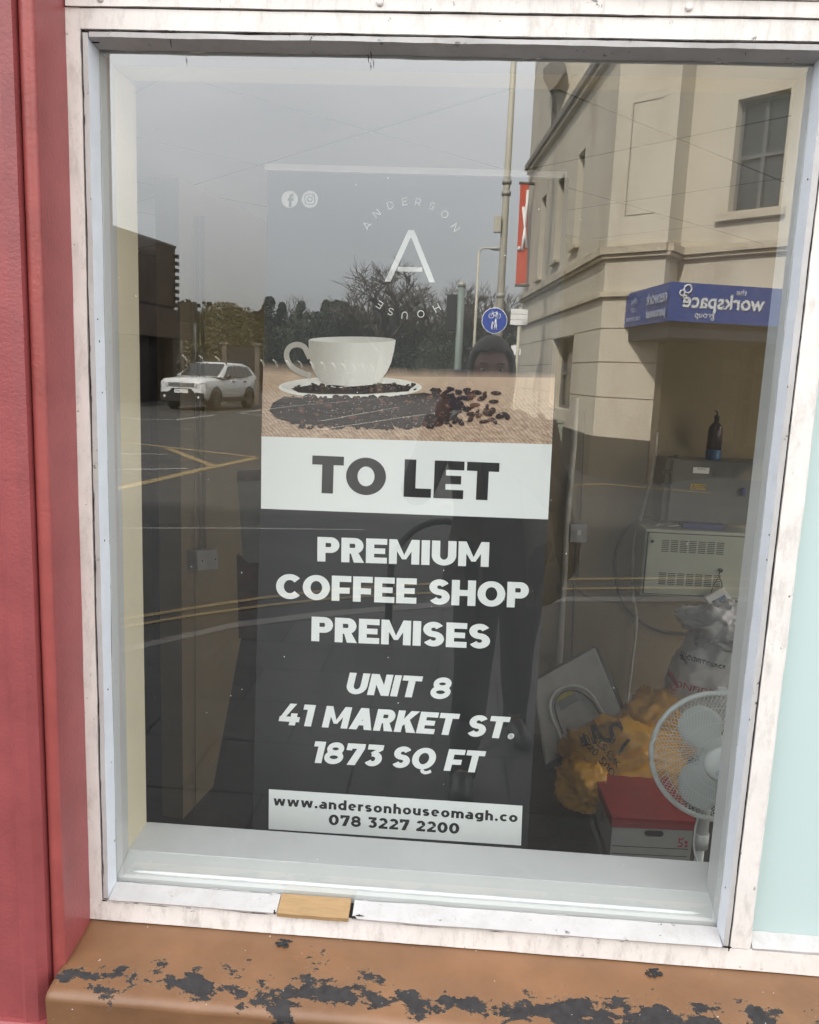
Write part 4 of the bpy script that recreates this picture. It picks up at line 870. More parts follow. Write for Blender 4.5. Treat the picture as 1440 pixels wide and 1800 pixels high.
# printed picture: burlap cloth, saucer, cup, beans
def burlap():
    m, n, l, p = _new('printed burlap'); tc = n.new('ShaderNodeTexCoord'); c = tc.outputs['Object']
    wv = n.new('ShaderNodeTexWave'); wv.wave_type = 'BANDS'; wv.bands_direction = 'DIAGONAL'; wv.inputs['Scale'].default_value = 60; wv.inputs['Distortion'].default_value = 7; wv.inputs['Detail'].default_value = 3
    l.new(c, wv.inputs[0]); f2 = ntex(n, l, c, 130, 4, .7, (.35, 1, 1)); f3 = ntex(n, l, c, 16, 5)
    r = ramp(n, .2, .8, (.20, .115, .07, 1), (.80, .60, .44, 1)); mx = n.new('ShaderNodeMath'); mx.operation = 'MULTIPLY_ADD'; l.new(wv.outputs[0], mx.inputs[0]); mx.inputs[1].default_value = .20; 
    m2 = n.new('ShaderNodeMath'); m2.operation = 'MULTIPLY'; l.new(f2, m2.inputs[0]); m2.inputs[1].default_value = .80; l.new(m2.outputs[0], mx.inputs[2]); l.new(mx.outputs[0], r.inputs[0])
    sx_ = n.new('ShaderNodeSeparateXYZ'); l.new(c, sx_.inputs[0]); zr = n.new('ShaderNodeMapRange'); zr.inputs[1].default_value = glo(0, loc(onB(700, 775))[1]).z+.045; zr.inputs[2].default_value = glo(0, loc(onB(700, 660))[1]).z; l.new(sx_.outputs['Z'], zr.inputs[0])
    smooth = ramp(n, .3, .7, (.54, .395, .285, 1), (.66, .49, .36, 1)); l.new(f3, smooth.inputs[0])
    cc = mixc(n, l, zr.outputs[0], r.outputs[0], smooth.outputs[0]); l.new(cc, p.inputs['Base Color']); p.inputs['Roughness'].default_value = .5; return m
M['burlap'] = burlap()
# picture background fading from black print into the cloth along a soft uneven edge
m, n, l, p = _new('printed picture edge'); c = n.new('ShaderNodeTexCoord').outputs['Object']; sx_ = n.new('ShaderNodeSeparateXYZ'); l.new(c, sx_.inputs[0]); zr = n.new('ShaderNodeMapRange')
ze0, ze1 = glo(0, loc(onB(700, 662))[1]).z, glo(0, loc(onB(700, 640))[1]).z; zr.inputs[1].default_value = ze0; zr.inputs[2].default_value = ze1; ad = n.new('ShaderNodeMath'); ad.operation = 'MULTIPLY_ADD'; l.new(ntex(n, l, c, 25, 2), ad.inputs[0]); ad.inputs[1].default_value = .012; l.new(sx_.outputs['Z'], ad.inputs[2]); l.new(ad.outputs[0], zr.inputs[0])
l.new(mixc(n, l, zr.outputs[0], (.60, .44, .32), (.013, .015, .016)), p.inputs['Base Color']); p.inputs['Roughness'].default_value = .45; M['pedge'] = m
pic = BM()
bpoly(pic, [(463, 634), (976, 634), (975.6, 664), (462.6, 660)], .0006, 1); bpoly(pic, [(462.6, 660), (975.6, 664), (970.5, 781), (460, 767)], .0006, 0)
pic = obj('printed_cloth', pic, [M['burlap'], M['pedge']], bn)
def grad(name, c0, c1, px0, px1, axis='X'):
    m, n, l, p = _new(name); c = n.new('ShaderNodeTexCoord').outputs['Object']; sx_ = n.new('ShaderNodeSeparateXYZ'); l.new(c, sx_.inputs[0]); zr = n.new('ShaderNodeMapRange')
    a_, b_ = onB(*px0), onB(*px1); zr.inputs[1].default_value = a_.x if axis == 'X' else a_.z; zr.inputs[2].default_value = b_.x if axis == 'X' else b_.z
    l.new(sx_.outputs[axis], zr.inputs[0]); l.new(mixc(n, l, zr.outputs[0], c0, c1), p.inputs['Base Color']); p.inputs['Roughness'].default_value = .5; return m
M['cup'] = grad('printed white china', (.50, .47, .42), (.86, .84, .78), (555, 640), (625, 640)); M['cupin'] = grad('printed cup inside', (.80, .79, .74), (.60, .58, .53), (560, 597), (690, 600))
M['saucer'] = grad('printed saucer', (.84, .82, .76), (.62, .59, .54), (560, 668), (560, 700), 'Z'); M['saucer2'] = mat('printed saucer well', (.45, .42, .38), .5, .05, 30)
M['lip'] = mat('printed china rim', (.90, .88, .82), .5, .01)
M['bean'] = mat('printed dark bean', (.020, .010, .008), .5, .5, 90); M['bean2'] = mat('printed brown bean', (.12, .05, .032), .5, .3, 60); M['beanh'] = mat('printed bean highlight', (.30, .23, .21), .5, .2, 60)
E_ = lambda cx, cy, rx, ry, a0, a1, n=30: [(cx+rx*math.cos(math.radians(a0+(a1-a0)*i/n)), cy+ry*math.sin(math.radians(a0+(a1-a0)*i/n))) for i in range(n+1)]
bm = BM(); bpoly(bm, E_(616, 681, 126, 19.5, 0, 360, 60)[:-1], .0016, 0); bpoly(bm, E_(616, 678.5, 121, 15.5, 0, 360, 60)[:-1], .0018, 1); obj('printed_saucer', bm, [M['lip'], M['saucer']], bn)
def bean(bm, x, y, s, k, mi=0):
    a = random.uniform(0, PI); rx, ry = s, s*random.uniform(.5, .72)
    bpoly(bm, [(x+rx*math.cos(t)*math.cos(a)*1.15-ry*math.sin(t)*math.sin(a), y+rx*math.cos(t)*math.sin(a)*.75+ry*math.sin(t)*math.cos(a)*.85) for t in [i*PI/6 for i in range(12)]], k, mi)
bm = BM(); K = 0
bpoly(bm, [(480,708),(500,697),(560,700),(660,700),(745,690),(800,700),(812,716),(800,738),(740,748),(690,744),(640,751),(590,748),(520,745),(486,735),(474,722)], .00188, 0)
def addbean(x, y, s):
    global K
    K += 1; k = .0019+K*.0000024; bean(bm, x, y, s, k, 1 if random.random() < .10 else 0)
    if random.random() < .6: bean(bm, x+random.uniform(-s*.4, s*.4), y-s*random.uniform(.1, .4), s*random.uniform(.12, .34), k+.0000012, 2)
bpoly(bm, [(512,683),(545,677),(600,682),(640,676),(690,674),(725,680),(718,688),(640,693),(560,693),(525,690)], .00189, 0)
for k in range(95): x = random.uniform(514, 730); addbean(x, 681+random.uniform(-7, 6)+(4 if x < 560 else 0)*0, random.uniform(3.0, 5.5))
for k in range(620):
    x = random.triangular(478, 870, 640); lo_ = 697 if x < 760 else 683; hi = 752-max(0, (x-780))*.22-max(0, 520-x)*.2; addbean(x, random.uniform(lo_, hi), random.uniform(4.2, 7.2))
for (x, y) in [(768, 686), (806, 689), (838, 690), (872, 691), (790, 697), (846, 701), (868, 706), (818, 700), (835, 712), (880, 731), (892, 733), (862, 738), (857, 727), (866, 722), (850, 741), (870, 741), (842, 731), (884, 729)]: addbean(x, y, random.uniform(6.5, 9))
obj('printed_beans', bm, [M['bean'], M['bean2'], M['beanh']], bn)
bm = BM()
bring(bm, [(p.x, p.y) for p in smoothpath([(548, 661, 0), (530, 655, 0), (514, 645, 0), (506, 632, 0), (505, 620, 0), (511, 610, 0), (523, 606, 0), (535, 610, 0), (541, 620, 0), (546, 630, 0)], 5)], 9.5, .0046, 0)
body = [(543, 598)]+[(543.5, 612), (545, 630), (549, 646), (556, 660), (566, 671), (578, 676.5)]+[(620, 679.5), (655, 676.5), (668, 670), (680, 655), (688, 638), (693, 618), (695.5, 602)]+E_(619.5, 598.5, 76.5, 6.5, 0, -180, 24)[::1]
bpoly(bm, body, .0050, 0); bpoly(bm, E_(619.5, 597.5, 75, 5.4, 0, 360, 40)[:-1], .0053, 1)
obj('printed_cup', bm, [M['cup'], M['cupin']], bn)
# ================================================================== the street the pane reflects
RZ = -0.57                                              # road level, kerb 7 cm
M['asph'] = mat('worn asphalt', (0.042, 0.041, 0.039), .85, .22, 1.2, .5, 90, dirt=(.035, .034, .033), damt=.5, dscale=.5)
M['line_y'] = mat('worn yellow road paint', (.24, .175, .08), .75, .2, 9); M['line_w'] = mat('worn white road paint', (.36, .36, .34), .75, .15, 9)
def paving():
    m, n, l, p = _new('grey paving slabs'); c = n.new('ShaderNodeTexCoord').outputs['Object']; br = n.new('ShaderNodeTexBrick')
    br.inputs['Scale'].default_value = 1; br.inputs['Brick Width'].default_value = .60; br.inputs['Row Height'].default_value = .42; br.inputs['Mortar Size'].default_value = .006; br.inputs['Mortar Smooth'].default_value = .1
    br.inputs['Color1'].default_value = (.040, .039, .038, 1); br.inputs['Color2'].default_value = (.062, .060, .058, 1); br.inputs['Mortar'].default_value = (.010, .010, .010, 1); br.offset = .5
    l.new(c, br.inputs[0]); f = ntex(n, l, c, 3, 7); rr = ramp(n, .35, .7, (.75,.75,.75,1), (1.15,1.15,1.15,1)); l.new(f, rr.inputs[0])
    mm = n.new('ShaderNodeMix'); mm.data_type = 'RGBA'; mm.blend_type = 'MULTIPLY'; mm.inputs[0].default_value = 1; l.new(br.outputs[0], mm.inputs[6]); l.new(rr.outputs[0], mm.inputs[7]); l.new(mm.outputs[2], p.inputs['Base Color']); p.inputs['Roughness'].default_value = .75
    b = n.new('ShaderNodeBump'); b.inputs['Strength'].default_value = .5; b.inputs['Distance'].default_value = .004; l.new(br.outputs['Fac'], b.inputs['Height']); b.invert = True; l.new(b.outputs[0], p.inputs['Normal']); return m
M['pave'] = paving(); M['kerb'] = mat('concrete kerb', (.16, .155, .145), .8, .12, 5, .3, 60)
bm = BM(); box(bm, -300, 300, -500, .05, RZ-.6, RZ); box(bm, -300, -7.9, .051, 200, RZ-.6, RZ); box(bm, 7.9, 300, .051, 200, RZ-.6, RZ); box(bm, -7.899, 7.899, 8.9, 200, RZ-.6, RZ); struct('ground', bm, M['asph'])
kp = [rg(*q) for q in [(205, 1141), (260, 1129), (420, 1094), (560, 1077), (760, 1060), (1000, 1050), (1300, 1050)]]
kp = [V((-30, kp[0].y+2.3, GZ)), V((-6, kp[0].y+1.6, GZ))]+kp+[V((9, kp[-1].y-.6, GZ)), V((30, kp[-1].y-1.5, GZ))]
kp = sorted(kp, key=lambda v: v.x)
bm = BM(); top = [V((p.x, p.y+.12, GZ)) for p in kp]+[V((30, .06, GZ)), V((-30, .06, GZ))]
hexa(bm, top, [V((p.x, p.y, RZ-.05)) for p in top]); struct('pavement', bm, M['pave'])
bm = BM(); ka = [V((p.x, p.y-.01, GZ+.003)) for p in kp]; kb = [V((p.x, p.y+.119, GZ+.003)) for p in kp]
hexa(bm, ka+kb[::-1], [V((p.x, p.y, RZ-.05)) for p in ka+kb[::-1]]); struct('kerb', bm, M['kerb'])
def roadline(pts, wd, m, name='road_marking', lift=.004):
    P = [rg(x, y, RZ) for x, y in pts]; bm = BM(); Lp, Rp = ribbon([(p.x, p.y) for p in P], wd/2, wd/2)
    for i in range(len(Lp)-1): bm.faces.new([bm.verts.new((q[0], q[1], RZ+lift)) for q in (Lp[i], Lp[i+1], Rp[i+1], Rp[i])])
    struct(name, bm, m)
roadline([(120, 1107), (212, 1090), (335, 1070), (458, 1052), (600, 1036), (732, 1028), (950, 1019), (1150, 1017), (1500, 1019)], .062, M['line_y'])
roadline([(120, 1122), (212, 1104), (335, 1083), (460, 1066), (560, 1055), (700, 1045), (950, 1036), (1150, 1034), (1500, 1037)], .052, M['line_y'], lift=.0045)
roadline([(190, 929), (420, 929), (640, 932)], .045, M['line_w'])
roadline([(150, 872), (262, 847), (360, 824), (450, 805)], .18, M['line_y']); roadline([(180, 776), (240, 780), (300, 787), (452, 804)], .13, M['line_y'], lift=.005)
roadline([(296, 789), (376, 820)], .15, M['line_y'], lift=.006); roadline([(205, 826), (330, 824)], .07, M['line_w'], lift=.0055)
roadline([(205, 798), (295, 799)], .07, M['line_w'], lift=.0052)
roadline([(200, 732), (250, 738), (310, 738), (375, 730)], .12, M['line_w'], lift=.0065); roadline([(420, 726), (470, 732), (565, 740), (700, 716)], .12, M['line_w'], lift=.007)
roadline([(425, 725), (520, 713), (680, 700)], .12, M['line_w'], lift=.0075); roadline([(470, 702), (640, 690)], .14, M['line_w'], lift=.008)
roadline([(560, 756), (770, 725), (900, 706)], .12, M['line_w'], lift=.0085); roadline([(950, 800), (1100, 806), (1250, 812)], .10, M['line_y'], lift=.009); roadline([(950, 856), (1060, 852), (1250, 868)], .12, M['line_y'], lift=.0095)

# ------------------------------------------------------------------ cream building on the corner
M['render'] = mat('cream render', (.49, .45, .37), .8, .06, .8, .15, 20, dirt=(.26, .21, .15), damt=.6, dscale=.9, stretch=(1, 1, .35))
M['stone'] = mat('cream stone band', (.46, .41, .32), .8, .08, 2, .2, 20, dirt=(.10, .09, .06), damt=.65, dscale=1.2, stretch=(1, 1, 3))
M['plinthd'] = mat('dark painted plinth', (.045, .04, .032), .7, .2, 2); M['glz'] = mat('dark window glazing', (.035, .04, .045), .12, .3, 1.5); M['gframe'] = mat('grey window frame', (.10, .105, .11), .5, .05)
M['eave'] = mat('grey brown gutter', (.11, .095, .08), .6, .15, 3); M['joint'] = mat('masonry joint', (.12, .10, .07), .9, .1)
zb_ = at(1067, 438, 12.6).z
A_, B_, C_, D_, E_p = [atz(*q, zb_) for q in [(920, 522), (1067, 438), (1173, 430), (1196, 440), (1371, 424)]]
F_ = D_+(E_p-D_)*2.6
def vpl(P, Q, px, py):                                  # sight line met by the upright plane through P and Q (as seen in the pane)
    d = CF + CR*((px-720)/1442) - CU*((py-900)/1442); nn = V(((Q-P).y, -(Q-P).x, 0)).normalized(); return CP+d*((P-CP).dot(nn)/d.dot(nn))
def uz_(P, Q, px, py): p = vpl(P, Q, px, py); e = (Q-P); e.z = 0; return (p-P).dot(e.normalized()), p.z
cr_ = thing('corner_building', 'cream rendered two storey corner building across the street with a blue shop canopy', 'building', mir(C_))
def wall(P, Q, z0, z1, ops, th, m, name, parent, glaze=True, frame=None):
    e = (Q-P); e.z = 0; Ln = e.length; e.normalize(); inn = V((-e.y, e.x, 0))
    if inn.y < 0: inn = -inn
    if abs(inn.y) < .3 and inn.x < 0: inn = -inn
    def pt(u, z, d=0): q = P+e*u+inn*d; return mir(V((q.x, q.y, z)))
    us = sorted({0, Ln, *[o[0] for o in ops], *[o[1] for o in ops]}); zs = sorted({z0, z1, *[o[2] for o in ops], *[o[3] for o in ops]})
    bm = BM()
    for i in range(len(us)-1):
        for j in range(len(zs)-1):
            uc, zc = (us[i]+us[i+1])/2, (zs[j]+zs[j+1])/2
            if any(o[0] < uc < o[1] and o[2] < zc < o[3] for o in ops): continue
            bm.faces.new([bm.verts.new(q) for q in (pt(us[i], zs[j]), pt(us[i+1], zs[j]), pt(us[i+1], zs[j+1]), pt(us[i], zs[j+1]))])
    for o in ops:
        c = [(o[0], o[2]), (o[1], o[2]), (o[1], o[3]), (o[0], o[3])]
        for k in range(4):
            a, b = c[k], c[(k+1) % 4]; bm.faces.new([bm.verts.new(q) for q in (pt(*a), pt(*b), pt(*b, th), pt(*a, th))])
    obj(name, bm, m, parent)
    if glaze:
        for o in ops:
            wn = BM(); t_ = .05
            for (u0, u1, v0, v1) in [(o[0], o[0]+t_, o[2], o[3]), (o[1]-t_, o[1], o[2], o[3]), (o[0]+t_, o[1]-t_, o[2], o[2]+t_), (o[0]+t_, o[1]-t_, o[3]-t_, o[3])]+([((o[0]+o[1])/2-t_/2, (o[0]+o[1])/2+t_/2, o[2]+t_, o[3]-t_), (o[0]+t_, (o[0]+o[1])/2-t_/2, (o[2]+o[3])/2-t_/2, (o[2]+o[3])/2+t_/2), ((o[0]+o[1])/2+t_/2, o[1]-t_, (o[2]+o[3])/2-t_/2, (o[2]+o[3])/2+t_/2)] if o[1]-o[0] > .6 else []):
                hexa(wn, [pt(u0, v0, th-.06), pt(u1, v0, th-.06), pt(u1, v1, th-.06), pt(u0, v1, th-.06)], [pt(u0, v0, th-.01), pt(u1, v0, th-.01), pt(u1, v1, th-.01), pt(u0, v1, th-.01)])
            wo = obj('window', wn, frame or M['gframe'], parent)
            gb_ = BM(); gb_.faces.new([gb_.verts.new(q) for q in (pt(o[0], o[2], th-.004), pt(o[1], o[2], th-.004), pt(o[1], o[3], th-.004), pt(o[0], o[3], th-.004))]); obj('pane', gb_, M['glz'], wo)
    return pt, Ln
G0 = GZ-.1; ztop = 9.5
zev = vpl(A_, B_, 930, 306).z
def rect(P, Q, l_, r_, t_, b_): u0, _ = uz_(P, Q, *l_); u1, _ = uz_(P, Q, *r_); _, z1 = uz_(P, Q, *t_); _, z0 = uz_(P, Q, *b_); return (min(u0, u1), max(u0, u1), z0, z1)
opsL = [rect(A_, B_, (1012, 350), (1024, 340), (1026, 263), (1019, 428)), rect(A_, B_, (976, 400), (987, 400), (990, 309), (983, 455)), rect(A_, B_, (948, 420), (956, 420), (960, 341), (953, 486)), rect(A_, B_, (969, 650), (1005, 650), (1006, 589), (1000, 722))]
ptL, LL = wall(A_, B_, G0, zev, opsL, .28, M['render'], 'wall', cr_)
ptC, LC = wall(B_, C_, G0, ztop, [], .2, M['render'], 'wall', cr_)
ptK, LK = wall(C_, D_, G0, ztop, [], .2, M['render'], 'wall', cr_)
ow = rect(D_, F_, (1286, 300), (1377, 290), (1340, 166), (1325, 369)); zsf1 = vpl(D_, F_, 1250, 590).z
ptR, LR = wall(D_, F_, zsf1, ztop, [ow], .22, M['render'], 'wall', cr_)
M['shade'] = mat('shade brown shopfront', (.075, .062, .045), .6, .15, 2); en = (F_-D_); en.z = 0; en.normalize(); inn_ = V((-en.y, en.x, 0)); inn_ = inn_ if inn_.y > 0 else -inn_  # dark brown puts the shade under the canopy into the colour
D2, F2 = D_+inn_*1.7, F_+inn_*1.7; ptR, LR2 = wall(D2-en*.4, F2, G0, zsf1+.3, [(.15, 5.2, G0+.35, zsf1)], .12, M['shade'], 'wall', cr_)
bm = BM(); hexa(bm, [mir(V((q.x, q.y, G0))) for q in (C_, C_+inn_*1.9, C_+inn_*1.9+en*.12, C_+en*.12)], [mir(V((q.x, q.y, zsf1+.3))) for q in (C_, C_+inn_*1.9, C_+inn_*1.9+en*.12, C_+en*.12)]); obj('wall', bm, M['shade'], cr_)
bm = BM(); hexa(bm, [mir(V((q.x, q.y, zsf1+.001))) for q in (D_+inn_*.23, D2, F2, F_+inn_*.23)], [mir(V((q.x, q.y, zsf1+.12))) for q in (D_+inn_*.23, D2, F2, F_+inn_*.23)]); obj('soffit', bm, M['shade'], cr_)
def bandon(P, Q, z0, z1, out_, m, name, ext=0, nudge=0):
    e = (Q-P); e.z = 0; Ln = e.length; e.normalize(); inn = V((-e.y, e.x, 0))
    if inn.y < 0: inn = -inn
    if abs(inn.y) < .3 and inn.x < 0: inn = -inn
    a, b = P-e*ext, Q+e*ext; bm = BM()
    hexa(bm, [mir(V((q.x, q.y, z))) for q, z in ((a-inn*out_, z0), (b-inn*out_, z0), (b-inn*out_, z1), (a-inn*out_, z1))], [mir(V((q.x, q.y, z))) for q, z in ((a-inn*.002, z0), (b-inn*.002, z0), (b-inn*.002, z1), (a-inn*.002, z1))])
    return obj(name, bm, m, cr_)
for k, (P, Q) in enumerate([(A_, B_), (B_, C_), (C_, D_), (D_, F_)]):
    j = k*.002
    bandon(P, Q, zb_-.10+j, zb_+.02-j, .12+j, M['stone'], 'belt_course', .04); bandon(P, Q, zb_-.16+j, zb_-.101, .07+j, M['stone'], 'belt_course', .03)
    zc_ = vpl(A_, B_, 1053, 517).z; bandon(P, Q, zc_-.08+j, zc_-j, .07+j, M['stone'], 'belt_course', .03)
    if k < 2:
        bandon(P, Q, G0, GZ+.62, .03+j, M['plinthd'], 'plinth', .01)
        for zz in [vpl(B_, C_, 1100, y).z for y in (577, 637, 700)]:
            bandon(P if k else ptL and A_, Q, zz-.008, zz+.008, .0015, M['joint'], 'joint') if k else None
            if k == 0:
                uo = opsL[3]; e = (B_-A_); e.z = 0; e.normalize(); bandon(A_, A_+e*uo[0], zz-.008, zz+.008, .0015, M['joint'], 'joint'); bandon(A_+e*uo[1], B_, zz-.008, zz+.008, .0015, M['joint'], 'joint')
for o_ in opsL[:3]: e = (B_-A_); e.z = 0; e.normalize(); bandon(A_+e*(o_[0]-.06), A_+e*(o_[1]+.06), o_[2]-.07, o_[2]-.003, .09, M['stone'], 'window_sill')
e = (F_-D_); e.z = 0; e.normalize(); bandon(D_+e*(ow[0]-.15), D_+e*(ow[1]+.12), ow[2]-.12, ow[2]-.003, .09, M['stone'], 'window_sill')
# faint blind panel scored on the right hand wall
up = rect(B_, C_, (1105, 300), (1150, 300), (1140, 176), (1120, 378)); e2 = (C_-B_); e2.z = 0; e2.normalize()
for (u0, u1, v0, v1) in [(up[0], up[0]+.012, up[2], up[3]), (up[0]+.013, up[0]+.5, up[3]-.012, up[3]), (up[0]+.013, up[0]+.5, up[2], up[2]+.012)]: bandon(B_+e2*u0, B_+e2*u1, v0, v1, .004, M['joint'], 'blind_panel')
bandon(A_, B_, zev+.001, zev+.14, .16, M['eave'], 'gutter', .05); bandon(A_, B_, zev-.10, zev, .10, M['stone'], 'eaves_board', .03)
# shopfront under the canopy: mullions, posters, sign box
M['poster'] = mat('shaded cream poster', (.14, .13, .10), .6, .06, 3); M['ring'] = mat('grey printed ring', (.12, .11, .09), .6, .05)  # poster colour darkened for the shade under the canopy
bm = BM()
for k, u in enumerate([.75, 1.55, 2.35, 3.2, 4.1]):
    q = [ptR(u, G0+.4, .05), ptR(u+.09, G0+.4, .05), ptR(u+.09, zsf1-.02, .05), ptR(u, zsf1-.02, .05)]; hexa(bm, q, [v+V((0, -.1, 0)) for v in q])
q = [ptR(.2, zsf1-.62, .055), ptR(5.1, zsf1-.62, .055), ptR(5.1, zsf1-.54, .055), ptR(.2, zsf1-.54, .055)]; hexa(bm, q, [v+V((0, -.08, 0)) for v in q]); obj('shopfront', bm, M['shade'], cr_)
for u0, z0, z1 in [(.2, .55, 2.0), (.95, .5, 2.05), (1.75, 1.0, 1.9), (2.5, .6, 1.6)]:
    bm = BM(); q = [ptR(u0, GZ+z0, .10), ptR(u0+.5, GZ+z0, .10), ptR(u0+.5, GZ+z1, .10), ptR(u0, GZ+z1, .10)]; hexa(bm, q, [v+V((0, -.02, 0)) for v in q])
    cq = ptR(u0+.25, GZ+(z0+z1)/2-.2, .094); tube(bm, [cq+V((.13*math.cos(t), 0, .13*math.sin(t))) for t in [i*PI/10 for i in range(21)]], .012, 4, 1, False); obj('poster', bm, [M['poster'], M['ring']], cr_)
# canopy sign
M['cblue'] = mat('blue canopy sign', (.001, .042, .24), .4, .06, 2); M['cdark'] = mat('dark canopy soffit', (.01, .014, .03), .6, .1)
c0_ = vpl(B_, C_, 1102, 517); c0b = vpl(B_, C_, 1102, 576); zct, zcb = c0_.z, c0b.z
c1_ = atz(1180, 495, zct); c2_ = atz(1381, 508, zct); c2_ = c1_+(c2_-c1_)*1.15
can = thing('shop_canopy', 'deep blue box canopy of the corner building lettered the workspace group in white', 'canopy', mir(c1_))
back = V((c2_.x, c2_.y+2.4, zct)); pl_ = [c0_, c1_, c2_, back, V((c0_.x+.6, c0_.y+1.2, zct))]
bm = BM(); hexa(bm, [mir(V((p.x, p.y, zct))) for p in pl_], [mir(V((p.x, p.y, zcb))) for p in pl_]); obj('fascia', bm, M['cblue'], can)
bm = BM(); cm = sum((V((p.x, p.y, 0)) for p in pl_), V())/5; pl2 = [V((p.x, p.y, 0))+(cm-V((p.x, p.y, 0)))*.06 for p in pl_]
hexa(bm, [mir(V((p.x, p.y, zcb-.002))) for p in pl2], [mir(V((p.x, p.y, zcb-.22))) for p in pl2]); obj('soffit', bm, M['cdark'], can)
def signtext(P, Q, items, parent, m, off=.012):         # text on an upright face P-Q seen mirrored in the pane
    for s, px, py, size, bold in items:
        c = vpl(P, Q, px, py); e = mir(P)-mir(Q); e.z = 0; e.normalize(); Mx = basis(mir(c), e, (0, 0, 1)); nn = V((e.y, -e.x, 0)); nn = e.cross(V((0, 0, 1)))
        bm = BM(); plain_text(bm, s, size, Matrix.Translation(nn*off) @ Mx)
        if bold: plain_text(bm, s, size, Matrix.Translation(nn*(off+.001)+e*.012) @ Mx); plain_text(bm, s, size, Matrix.Translation(nn*(off+.002)+V((0, 0, .012))) @ Mx)
        obj('sign_lettering', bm, m, parent)
M['sgw'] = mat('white sign letters', (.62, .66, .70), .5, .03)
signtext(c1_, c2_, [('workspace', 1272, 533, .285, True), ('the', 1303, 515, .125, False), ('group', 1238, 554, .13, False)], can, M['sgw'])
bm = BM()
for px, py, r in [(1209, 508, .055), (1199, 515, .038), (1204, 522, .022)]:
    c = mir(vpl(c1_, c2_, px, py)); ee = (mir(c2_)-mir(c1_)).normalized(); tube(bm, [c+V((0, .015, 0))+ee*(r*math.cos(t))+V((0, 0, r*math.sin(t))) for t in [i*PI/10 for i in range(21)]], .012, 5, 0, False)
obj('sign_rings', bm, M['sgw'], can)
M['sgb'] = mat('pale blue sign letters', (.40, .46, .60), .5, .05)
signtext(c0_, c1_, [('network', 1158, 524, .24, True), ('personnel', 1156, 550, .19, True), ('office\nstaff\nrecruitment', 1117, 545, .13, False)], can, M['sgb'], .03)
# red banner on its bracket at the far corner
rb = thing('wall_banner', 'tall red vertical banner hung from the far corner of the cream building', 'banner', rf(921, 410, 20.2))
M['rban'] = mat('red vinyl banner', (.50, .075, .035), .6, .08, 2); Yb = 20.3
f = [rf(915, 324, Yb), rf(930, 323, Yb), rf(925, 497, Yb), rf(906, 500, Yb)]; bm = BM(); hexa(bm, f, [v+V((0, .02, 0)) for v in f]); obj('cloth', bm, M['rban'], rb)
bm = BM(); tube(bm, [rf(913, 322, Yb), rf(940, 323, Yb)], .04, 6); tube(bm, [rf(905, 502, Yb), rf(936, 501, Yb)], .04, 6); obj('bracket', bm, M['eave'], rb)
bm = BM(); off = V((0, .05, 0))
for a, b in [((928, 335), (923, 400)), ((923, 400), (917, 440)), ((920, 364), (925, 436)), ((913, 434), (911, 440))]: tube(bm, [rf(*a, Yb)+off, rf(*b, Yb)+off], .035, 4)
obj('painted_strokes', bm, M['text_w'], rb)
# taller gabled block rising behind the eaves
rb2 = thing('gabled_house', 'cream gabled building with curled iron brackets rising behind the long gutter', 'building', rf(1030, 300, 28))
Y2 = 27.0; tl = at(974, 180, Y2); tr2 = at(1100, 100, Y2-6)
bm = BM(); z_t = 17.5; P = [V((tl.x, tl.y, 0)), V((tr2.x+5, tr2.y-2, 0)), V((tr2.x+5, tr2.y+10, 0)), V((tl.x, tl.y+10, 0))]
hexa(bm, [mir(V((p.x, p.y, GZ))) for p in P], [mir(V((p.x, p.y, z_t))) for p in P]); obj('wall', bm, M['render'], rb2)
bm = BM(); c = at(966, 130, Y2-.5); pts = [(955, 122), (975, 100), (992, 106), (996, 122), (978, 150), (966, 160), (957, 140)]
hexa(bm, [rf(x, y, Y2-.9) for x, y in pts], [rf(x, y, Y2+1) for x, y in pts]); obj('bay_roof', bm, M['eave'], rb2)
bm = BM(); tube(bm, [rf(972, 260, Y2-.3), rf(975, 170, Y2-.3), rf(958, 132, Y2-.3)], .09, 6); tube(bm, [rf(975, 162, Y2-.3), rf(1001, 112, Y2-.3)], .08, 6); obj('downpipe', bm, M['eave'], rb2)
for cx, cy, s in ((1026, 158, 15), (990, 210, 12)):
    bm = BM(); tube(bm, smoothpath([rf(cx+s*.7, cy-s*.5, Y2-1.6), rf(cx, cy-s*.2, Y2-1.6), rf(cx-s*.9, cy+s*.6, Y2-1.6), rf(cx-s*.9, cy+s*1.3, Y2-1.6)]), .045, 5); tube(bm, [rf(cx-s*.6, cy+s*.3, Y2-1.6), rf(cx+s*.1, cy+s*.3, Y2-1.6), rf(cx+s*.6, cy-s*.4, Y2-1.6)], .035, 5); obj('iron_bracket', bm, M['eave'], rb2)
# utility cabinet
uc = thing('utility_cabinet', 'pale green street cabinet with a torn poster on its front, against the corner building', 'cabinet', rg(996, 806))
M['ucg'] = mat('pale green enamel', (.20, .23, .19), .6, .08, 4); g1 = rg(977, 805); g2 = rg(1012, 805); uy = (2*GLASS-g1.y)
zt_ = at(995, 712, uy).z
bm = BM(); box(bm, g1.x, g2.x, g1.y-.4, g1.y, GZ, zt_-.35); obj('body', bm, M['ucg'], uc, bevel=.02)
bm = BM(); box(bm, g1.x-.03, g2.x+.03, g1.y-.43, g1.y+.02, zt_-.349, zt_-.30); obj('lid', bm, M['ucg'], uc)
bm = BM(); box(bm, g1.x+.12, g2.x-.08, g1.y+.001, g1.y+.02, zt_-1.1, zt_-.55); obj('poster', bm, M['text_w'], uc); 

